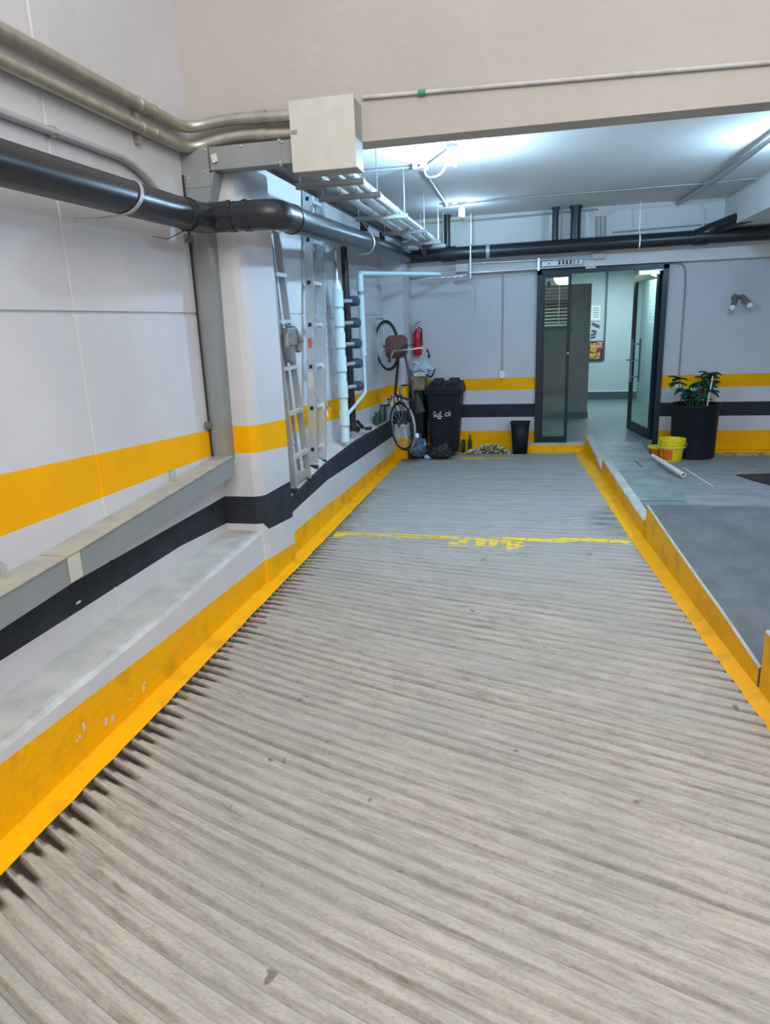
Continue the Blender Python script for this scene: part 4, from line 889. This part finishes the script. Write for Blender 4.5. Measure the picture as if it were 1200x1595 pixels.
# wall hook
m = MB(); m.tube(smooth([(-2.18, 9.5, 2.02), (-2.06, 9.45, 2.02), (-2.04, 9.40, 1.93), (-2.04, 9.38, 1.97)], .03), .008, 8); tag(m.build('wall_hook', 'steel'), 'bent steel wall hook holding the bicycle front wheel', 'hook')

# ------------------------------------------------------------ extinguisher
t = thing('fire_extinguisher', 'red fire extinguisher hung on back wall above the wheelie bin', 'fire extinguisher', (-1.78, 10.47, 1.48))
ex, ey = -1.775, 10.48
MB().lathe((ex, ey, 1.48), [(.050, 0), (.062, .015), (.062, .30), (.050, .345), (.022, .37), (.020, .385)], 24).build('cylinder', 'red', t)
MB().lathe((ex, ey, 1.865), [(.022, 0), (.024, .03), (.014, .035), (.014, .06)], 12).build('valve', 'chrome', t)
MB().bar((ex - .03, ey - .01, 1.935), (ex + .06, ey - .02, 1.965), .022, .010).build('lever', 'blk', t); MB().bar((ex - .03, ey - .01, 1.905), (ex + .06, ey - .02, 1.91), .022, .010).build('handle', 'chrome', t)
MB().tube(smooth([(ex + .02, ey - .02, 1.88), (ex + .07, ey - .03, 1.86), (ex + .075, ey - .03, 1.62)], .04), .009, 8).build('hose', 'blk2', t)
MB().box((ex - .01, ey + .02, 1.80), (ex + .01, YW, 1.84)).build('bracket', 'steel', t)
MB().lathe((ex, ey, 1.68), [(.0632, 0), (.0632, .012)], 24, cap=False).build('strap', 'blk', t)
b = MB(); a0 = math.radians(-110)
# ------------------------------------------------------------ wheelie bin
t = thing('wheelie_bin', 'black two-wheeled bin with white handwriting against back wall', 'bin', (-1.335, 10.2, 0))
b = MB(); b.hexa([(-1.53, 10.02, .08), (-1.14, 10.02, .08), (-1.16, 10.44, .08), (-1.51, 10.44, .08), (-1.585, 9.98, .96), (-1.085, 9.98, .96), (-1.085, 10.50, .96), (-1.585, 10.50, .96)]); b.build('body', 'bin', t, .02)
b = MB(); b.box((-1.61, 9.955, .93), (-1.06, 10.52, .985)); b.build('rim', 'bin', t, .01)
b = MB(); b.hexa([(-1.615, 9.945, .985), (-1.055, 9.945, .985), (-1.055, 10.50, .985), (-1.615, 10.50, .985), (-1.58, 9.985, 1.035), (-1.09, 9.985, 1.035), (-1.09, 10.49, 1.09), (-1.58, 10.49, 1.09)]); ld = b.build('lid', 'bin', t, .008)
for (x0, x1) in ((-1.54, -1.37), (-1.31, -1.13)): MB().hexa([(x0, 10.05, 1.03), (x1, 10.05, 1.03), (x1, 10.48, 1.05), (x0, 10.48, 1.05), (x0 + .015, 10.12, 1.085), (x1 - .015, 10.12, 1.085), (x1 - .015, 10.47, 1.135), (x0 + .015, 10.47, 1.135)]).build('ridge', 'bin', ld, .008)
MB().tube([(-1.6, 10.53, .99), (-1.07, 10.53, .99)], .014, 10).build('handle', 'bin', t)
for x0 in (-1.60, -1.10): MB().box((x0, 10.45, .95), (x0 + .03, 10.54, 1.01)).build('handle_bracket', 'bin', t)
for x in (-1.57, -1.12): MB().lathe((x, 10.42, .10), [(.03, 0), (.1, .002), (.1, .048), (.03, .05)], 20, axis='X').build('wheel', 'blk2', t)
for x in (-1.50, -1.21): b = MB(); b.hexa([(x, 10.0, .12), (x + .03, 10.0, .12), (x + .03, 10.03, .12), (x, 10.03, .12), (x - .02, 9.965, .90), (x + .01, 9.965, .90), (x + .01, 9.99, .90), (x - .02, 9.99, .90)]); b.build('rib', 'bin', t)
mt = Matrix.Translation((-1.355, 9.990, .645)) @ Matrix.Rotation(math.radians(87.4), 4, 'X') @ Matrix.Rotation(math.radians(4), 4, 'Z')
text_obj('handwriting', 'SuL cin', mt, .115, 'ink', t, .95, .25)
m = MB(); m.blob((-1.395, 9.987, .585), (.028, .004, .011), 8, 5, .1); m.build('handwriting', 'ink', t)
# small bin
t = thing('waste_bin', 'small black open waste bin beside the left door jamb', 'bin', (-.24, 10.36, 0))
b = MB(); x0, x1, y0, y1 = -.375, -.105, 10.26, 10.47
o8 = [(-.345, 10.28, .0), (-.135, 10.28, 0), (-.135, 10.45, 0), (-.345, 10.45, 0), (x0, y0, .46), (x1, y0, .46), (x1, y1, .46), (x0, y1, .46)]
for q in ((0, 3, 2, 1), (0, 1, 5, 4), (1, 2, 6, 5), (2, 3, 7, 6), (3, 0, 4, 7)): b.face([o8[k] for k in q])
sh = b.build('body', 'bin', t); so = sh.modifiers.new('wall', 'SOLIDIFY'); so.thickness = .008
b = MB(); b.bar((x0, y0, .465), (x1, y0, .465), .02, .02); b.bar((x1, y0, .465), (x1, y1, .465), .02, .02); b.bar((x1, y1, .465), (x0, y1, .465), .02, .02); b.bar((x0, y1, .465), (x0, y0, .465), .02, .02); b.build('rim', 'bin', t)
# peelings
b = MB(); rd = random.Random(2)
for k in range(650):
    x = -.70 + rd.gauss(0, .17); x = max(-1.00, min(-.40, x)); hmax = .12 * math.exp(-((x + .68) / .22) ** 2) + .012; y = 10.36 + rd.uniform(-.10, .10); z = rd.uniform(.002, hmax) + .012
    a = rd.uniform(0, 6.28); r = rd.uniform(.010, .028); c, s_ = math.cos(a) * r, math.sin(a) * r; tz = rd.uniform(-.012, .012)
    b.face([(x - c, y - s_, z - tz), (x + s_, y - c, z + tz), (x + c, y + s_, z + tz + .004), (x - s_, y + c, z - tz)], 0 if rd.random() < .76 else 1)
tag(b.build('swept_debris', ['debw', 'debg']), 'low heap of pale peelings and dark scraps along the back wall', 'debris', kind='stuff')
t = thing('bottle', 'dark bottle standing beside the wheelie bin', 'bottle', (-1.0, 10.50, .0)); MB().lathe((-1.0, 10.50, 0), [(.028, 0), (.032, .01), (.032, .16), (.014, .21), (.014, .245)], 14).build('glass_body', 'bottleg', t); MB().lathe((-1.0, 10.50, .24), [(.016, 0), (.016, .018)], 10).build('cap', 'blk', t)
# bags
from mathutils import noise as mnoise
def crumple(c, r, seed, n=34, k=24, f=2.3, amt=.34):
    b = MB(); rings = []
    for j in range(k + 1):
        th = math.pi * j / k; i = len(b.v); rings.append(i)
        for a in range(n):
            an = 2 * math.pi * a / n; d = Vector((math.sin(th) * math.cos(an), math.sin(th) * math.sin(an), math.cos(th)))
            q = 1 + amt * (abs(mnoise.noise(d * f + Vector((seed * 7.1, 0, 0)))) * 1.6 - .35) + amt * .45 * mnoise.noise(d * f * 3.1 + Vector((seed, 3, 0)))
            z = d.z * (1.0 if d.z > 0 else .8); b.v.append((c[0] + r[0] * d.x * q, c[1] + r[1] * d.y * q, max(c[2] - r[2], c[2] + r[2] * z * q)))
    for j in range(k):
        for a in range(n):
            b.f.append((rings[j] + a, rings[j + 1] + a, rings[j + 1] + (a + 1) % n, rings[j] + (a + 1) % n)); b.m.append(0); b.sm.append(True)
    return b
def bag(name, lab, c, r, matn, seed, tie=True):
    t = thing(name, lab, 'bag', (c[0], c[1], c[2] - r[2])); b = crumple(c, r, seed); b.build('bag_body', matn, t)
    if tie: MB().tube([(c[0], c[1], c[2] + r[2] * .85), (c[0] + .01, c[1], c[2] + r[2] * 1.12), (c[0] + .03, c[1], c[2] + r[2] * 1.3)], [.03, .015, .035], 10).build('knot', matn, t)
bag('trash_bag', 'bluish translucent rubbish bag on the floor left of the wheelie bin', (-1.71, 9.92, .155), (.125, .12, .165), 'bagb', 5)
bag('trash_bag', 'shiny black rubbish bag slumped at the foot of wheelie bin', (-1.38, 9.87, .10), (.19, .10, .11), 'bagk', 6, False)
bag('trash_bag', 'tiny pale scrap bag between the blue and black bags', (-1.56, 9.86, .035), (.05, .04, .035), 'bagw', 11, False)
t = thing('storage_bin', 'tall dark lidless container in the corner behind the bicycle', 'bin', (-1.73, 10.3, 0))
b = MB(); b.hexa([(-1.82, 10.12, .0), (-1.66, 10.12, .0), (-1.66, 10.50, .0), (-1.82, 10.50, .0), (-1.86, 10.08, .98), (-1.64, 10.08, .98), (-1.64, 10.52, .98), (-1.86, 10.52, .98)]); b.build('body', 'bin', t, .02)
t = thing('cardboard_box', 'battered brown cardboard box full of scrap on the dark container', 'box', (-1.68, 10.25, .98))
b = MB(); b.box((-1.84, 10.12, .98), (-1.63, 10.44, 1.20)); b.build('body', 'card', t, .008); MB().hexa([(-1.78, 10.08, 1.19), (-1.57, 10.08, 1.19), (-1.57, 10.12, 1.20), (-1.78, 10.12, 1.20), (-1.78, 10.07, 1.235), (-1.57, 10.07, 1.235), (-1.57, 10.11, 1.245), (-1.78, 10.11, 1.245)]).build('flap', 'stick', t)
bag('plastic_sheet', 'crumpled white plastic bag on top of the cardboard box', (-1.68, 10.22, 1.30), (.15, .12, .10), 'bagw', 8, False)
m = MB(); m.tube(smooth([(-1.60, 10.08, 1.22), (-1.52, 10.06, 1.17), (-1.48, 10.05, 1.23), (-1.46, 10.05, 1.29)], .04), .012, 8); tag(m.build('strap', 'blk2'), 'black curled strap hanging off the cardboard box', 'strap')
# bottles on the ledge behind the bike
for k, (x, y, h_, r, mm, lab) in enumerate(((-2.08, 9.2, .22, .045, 'bottleg', 'dark green bottle on the ledge, left of the bicycle'), (-2.03, 9.42, .28, .04, 'steel', 'grey jar on the ledge behind the bicycle frame'), (-2.10, 9.55, .17, .05, 'leaf', 'green container at the back of the ledge'), (-2.11, 9.0, .13, .05, 'bottleg', 'squat dark green jar at front of the ledge group'))):
    z = bay_top(y) + .04; t = thing('bottle', lab, 'bottle', (x, y, z)); MB().lathe((x, y, z), [(r * .9, 0), (r, .01), (r, h_ * .65), (r * .45, h_ * .85), (r * .45, h_)], 14).build('glass_body', mm, t); MB().lathe((x, y, z + h_), [(r * .5, 0), (r * .5, .02)], 10).build('cap', 'blk', t)

# ------------------------------------------------------------ pot, plant, bucket, tubes
t = thing('plant_pot', 'large black cylindrical pot with leafy plant right of the doorway', 'plant pot', (2.12, 10.12, 0))
MB().lathe((2.12, 10.12, 0), [(.25, 0), (.285, .02), (.30, .66), (.325, .69), (.325, .74), (.30, .74), (.285, .66)], 36).build('pot', 'pot', t)
MB().lathe((2.12, 10.12, .655), [(.285, 0), (.2, .02), (.01, .03)], 24).build('soil', 'soil', t)
rd = random.Random(12); stem = MB(); 
def leafm(c, dirv, L_, w):
    m = MB(); d = Vector(dirv).normalized(); s_ = d.cross(Vector((0, 0, 1))).normalized(); n = s_.cross(d).normalized(); c = Vector(c)
    prof = [(0, 0, 0), (.25, .8, .04), (.55, 1, .03), (.8, .6, -.03), (1, 0, -.12)]; L0 = []; R0 = []; C0 = []
    for (u, ww, h_) in prof:
        p = c + d * L_ * u + n * h_ * L_; C0.append(p); L0.append(p + s_ * w * ww * .5 + n * .02); R0.append(p - s_ * w * ww * .5 + n * .02)
    for k in range(4): m.face([C0[k], C0[k + 1], L0[k + 1], L0[k]], 0, True); m.face([R0[k], R0[k + 1], C0[k + 1], C0[k]], 0, True)
    return m
for k in range(15):
    a = k * 2.4; r = rd.uniform(.06, .22); hx = rd.uniform(.08, .42); base = Vector((2.12 + .1 * math.cos(a), 10.12 + .1 * math.sin(a), .67)); tip = Vector((2.12 + r * 1.2 * math.cos(a), 10.12 + r * math.sin(a), .72 + hx))
    stem.tube([base, (base + tip) / 2 + Vector((0, 0, .04)), tip], .006, 6)
    for q in range(5):
        an = a + rd.uniform(-1.6, 1.6); leafm(tip, (math.cos(an), math.sin(an), rd.uniform(-.5, .35)), rd.uniform(.10, .17), rd.uniform(.06, .10)).build('leaf', 'leaf', t)
        leafm((base + tip) / 2 if q < 2 else tip, (math.cos(an + 2), math.sin(an + 2), rd.uniform(-.3, .3)), rd.uniform(.08, .13), rd.uniform(.05, .08)).build('leaf', 'leaf', t)
stem.build('stems', 'leaf', t)
m = MB(); m.tube([(2.22, 9.93, .69), (2.25, 9.88, 1.12)], .009, 8); tag(m.build('plant_stake', 'white'), 'thin white stake stuck in the front of the plant pot', 'stake')
t = thing('bucket', 'bright yellow ribbed plastic bucket with orange patch beside the pot', 'bucket', (1.79, 9.78, .02))
zz0 = ZR(9.78) + .001
MB().lathe((1.79, 9.78, zz0), [(.125, 0), (.132, .01), (.150, .19), (.162, .19), (.162, .215), (.156, .215), (.158, .235), (.166, .235), (.166, .26), (.160, .26), (.162, .28), (.172, .28), (.172, .305), (.155, .305), (.12, .02)], 30).build('body', 'buck', t)
m = MB()
for k in range(5):
    a0, a1 = math.radians(205 + k * 12), math.radians(217 + k * 12); f = lambda a, r, z: (1.79 + r * math.cos(a), 9.78 + r * math.sin(a), z)
    m.face([f(a0, .136, zz0 + .03), f(a1, .136, zz0 + .03), f(a1, .151, zz0 + .17), f(a0, .151, zz0 + .17)])
m.build('label', 'orange', t)
for z_ in (.195, .225, .258, .292): MB().tube([(1.79 + (.153 + z_ * .05) * math.cos(2 * math.pi * q / 30), 9.78 + (.153 + z_ * .05) * math.sin(2 * math.pi * q / 30), zz0 + z_) for q in range(30)], .0055, 6, closed=True).build('rib', 'buck', t)
MB().tube(smooth([(1.62, 9.78, zz0 + .28), (1.60, 9.70, zz0 + .20), (1.79, 9.60, zz0 + .16), (1.97, 9.70, zz0 + .20), (1.96, 9.78, zz0 + .28)], .08), .003, 6).build('handle', 'white_metal', t)
t = thing('plastic_tub', 'low tub with yellow rim half hidden behind the yellow bucket', 'tub', (1.66, 9.98, zz0)); MB().lathe((1.66, 10.06, ZR(10.06) + .135), [(.12, 0), (.14, .005), (.14, .025), (.12, .03)], 24).build('disc', 'buck', t); MB().lathe((1.66, 10.06, ZR(10.06)), [(.10, 0), (.125, .13)], 20).build('tub', 'orange', t)
t = thing('pvc_tube', 'white plastic tube lying on the walkway', 'tube', (1.62, 8.9, .13))
v0, v1 = Vector((1.50, 9.45, zwf(9.45) + .031)), Vector((1.66, 8.26, ZR(8.26) + .055))
m = MB(); n = 16; dr = (v1 - v0).normalized(); sd = dr.cross(Vector((0, 0, 1))).normalized(); u2 = sd.cross(dr)
def ringp(c, r): return [c + sd * r * math.cos(2 * math.pi * k / n) + u2 * r * math.sin(2 * math.pi * k / n) for k in range(n)]
R4 = [ringp(v0, .028), ringp(v1, .028), ringp(v1, .022), ringp(v1 - dr * .3, .022)]
for a, b_ in zip(R4, R4[1:]):
    for k in range(n): m.face([a[k], a[(k + 1) % n], b_[(k + 1) % n], b_[k]], 0, True)
m.face(list(reversed(R4[0]))); m.face(R4[3], 1); m.build('tube_body', ['white', 'blk'], t)
m = MB(); m.tube([(1.82, 9.10, ZR(9.1) + .008), (1.87, 7.82, ZR(7.82) + .008)], .008, 8); tag(m.build('thin_rod', 'white'), 'thin pale rod lying on the floor right of the white tube', 'rod')
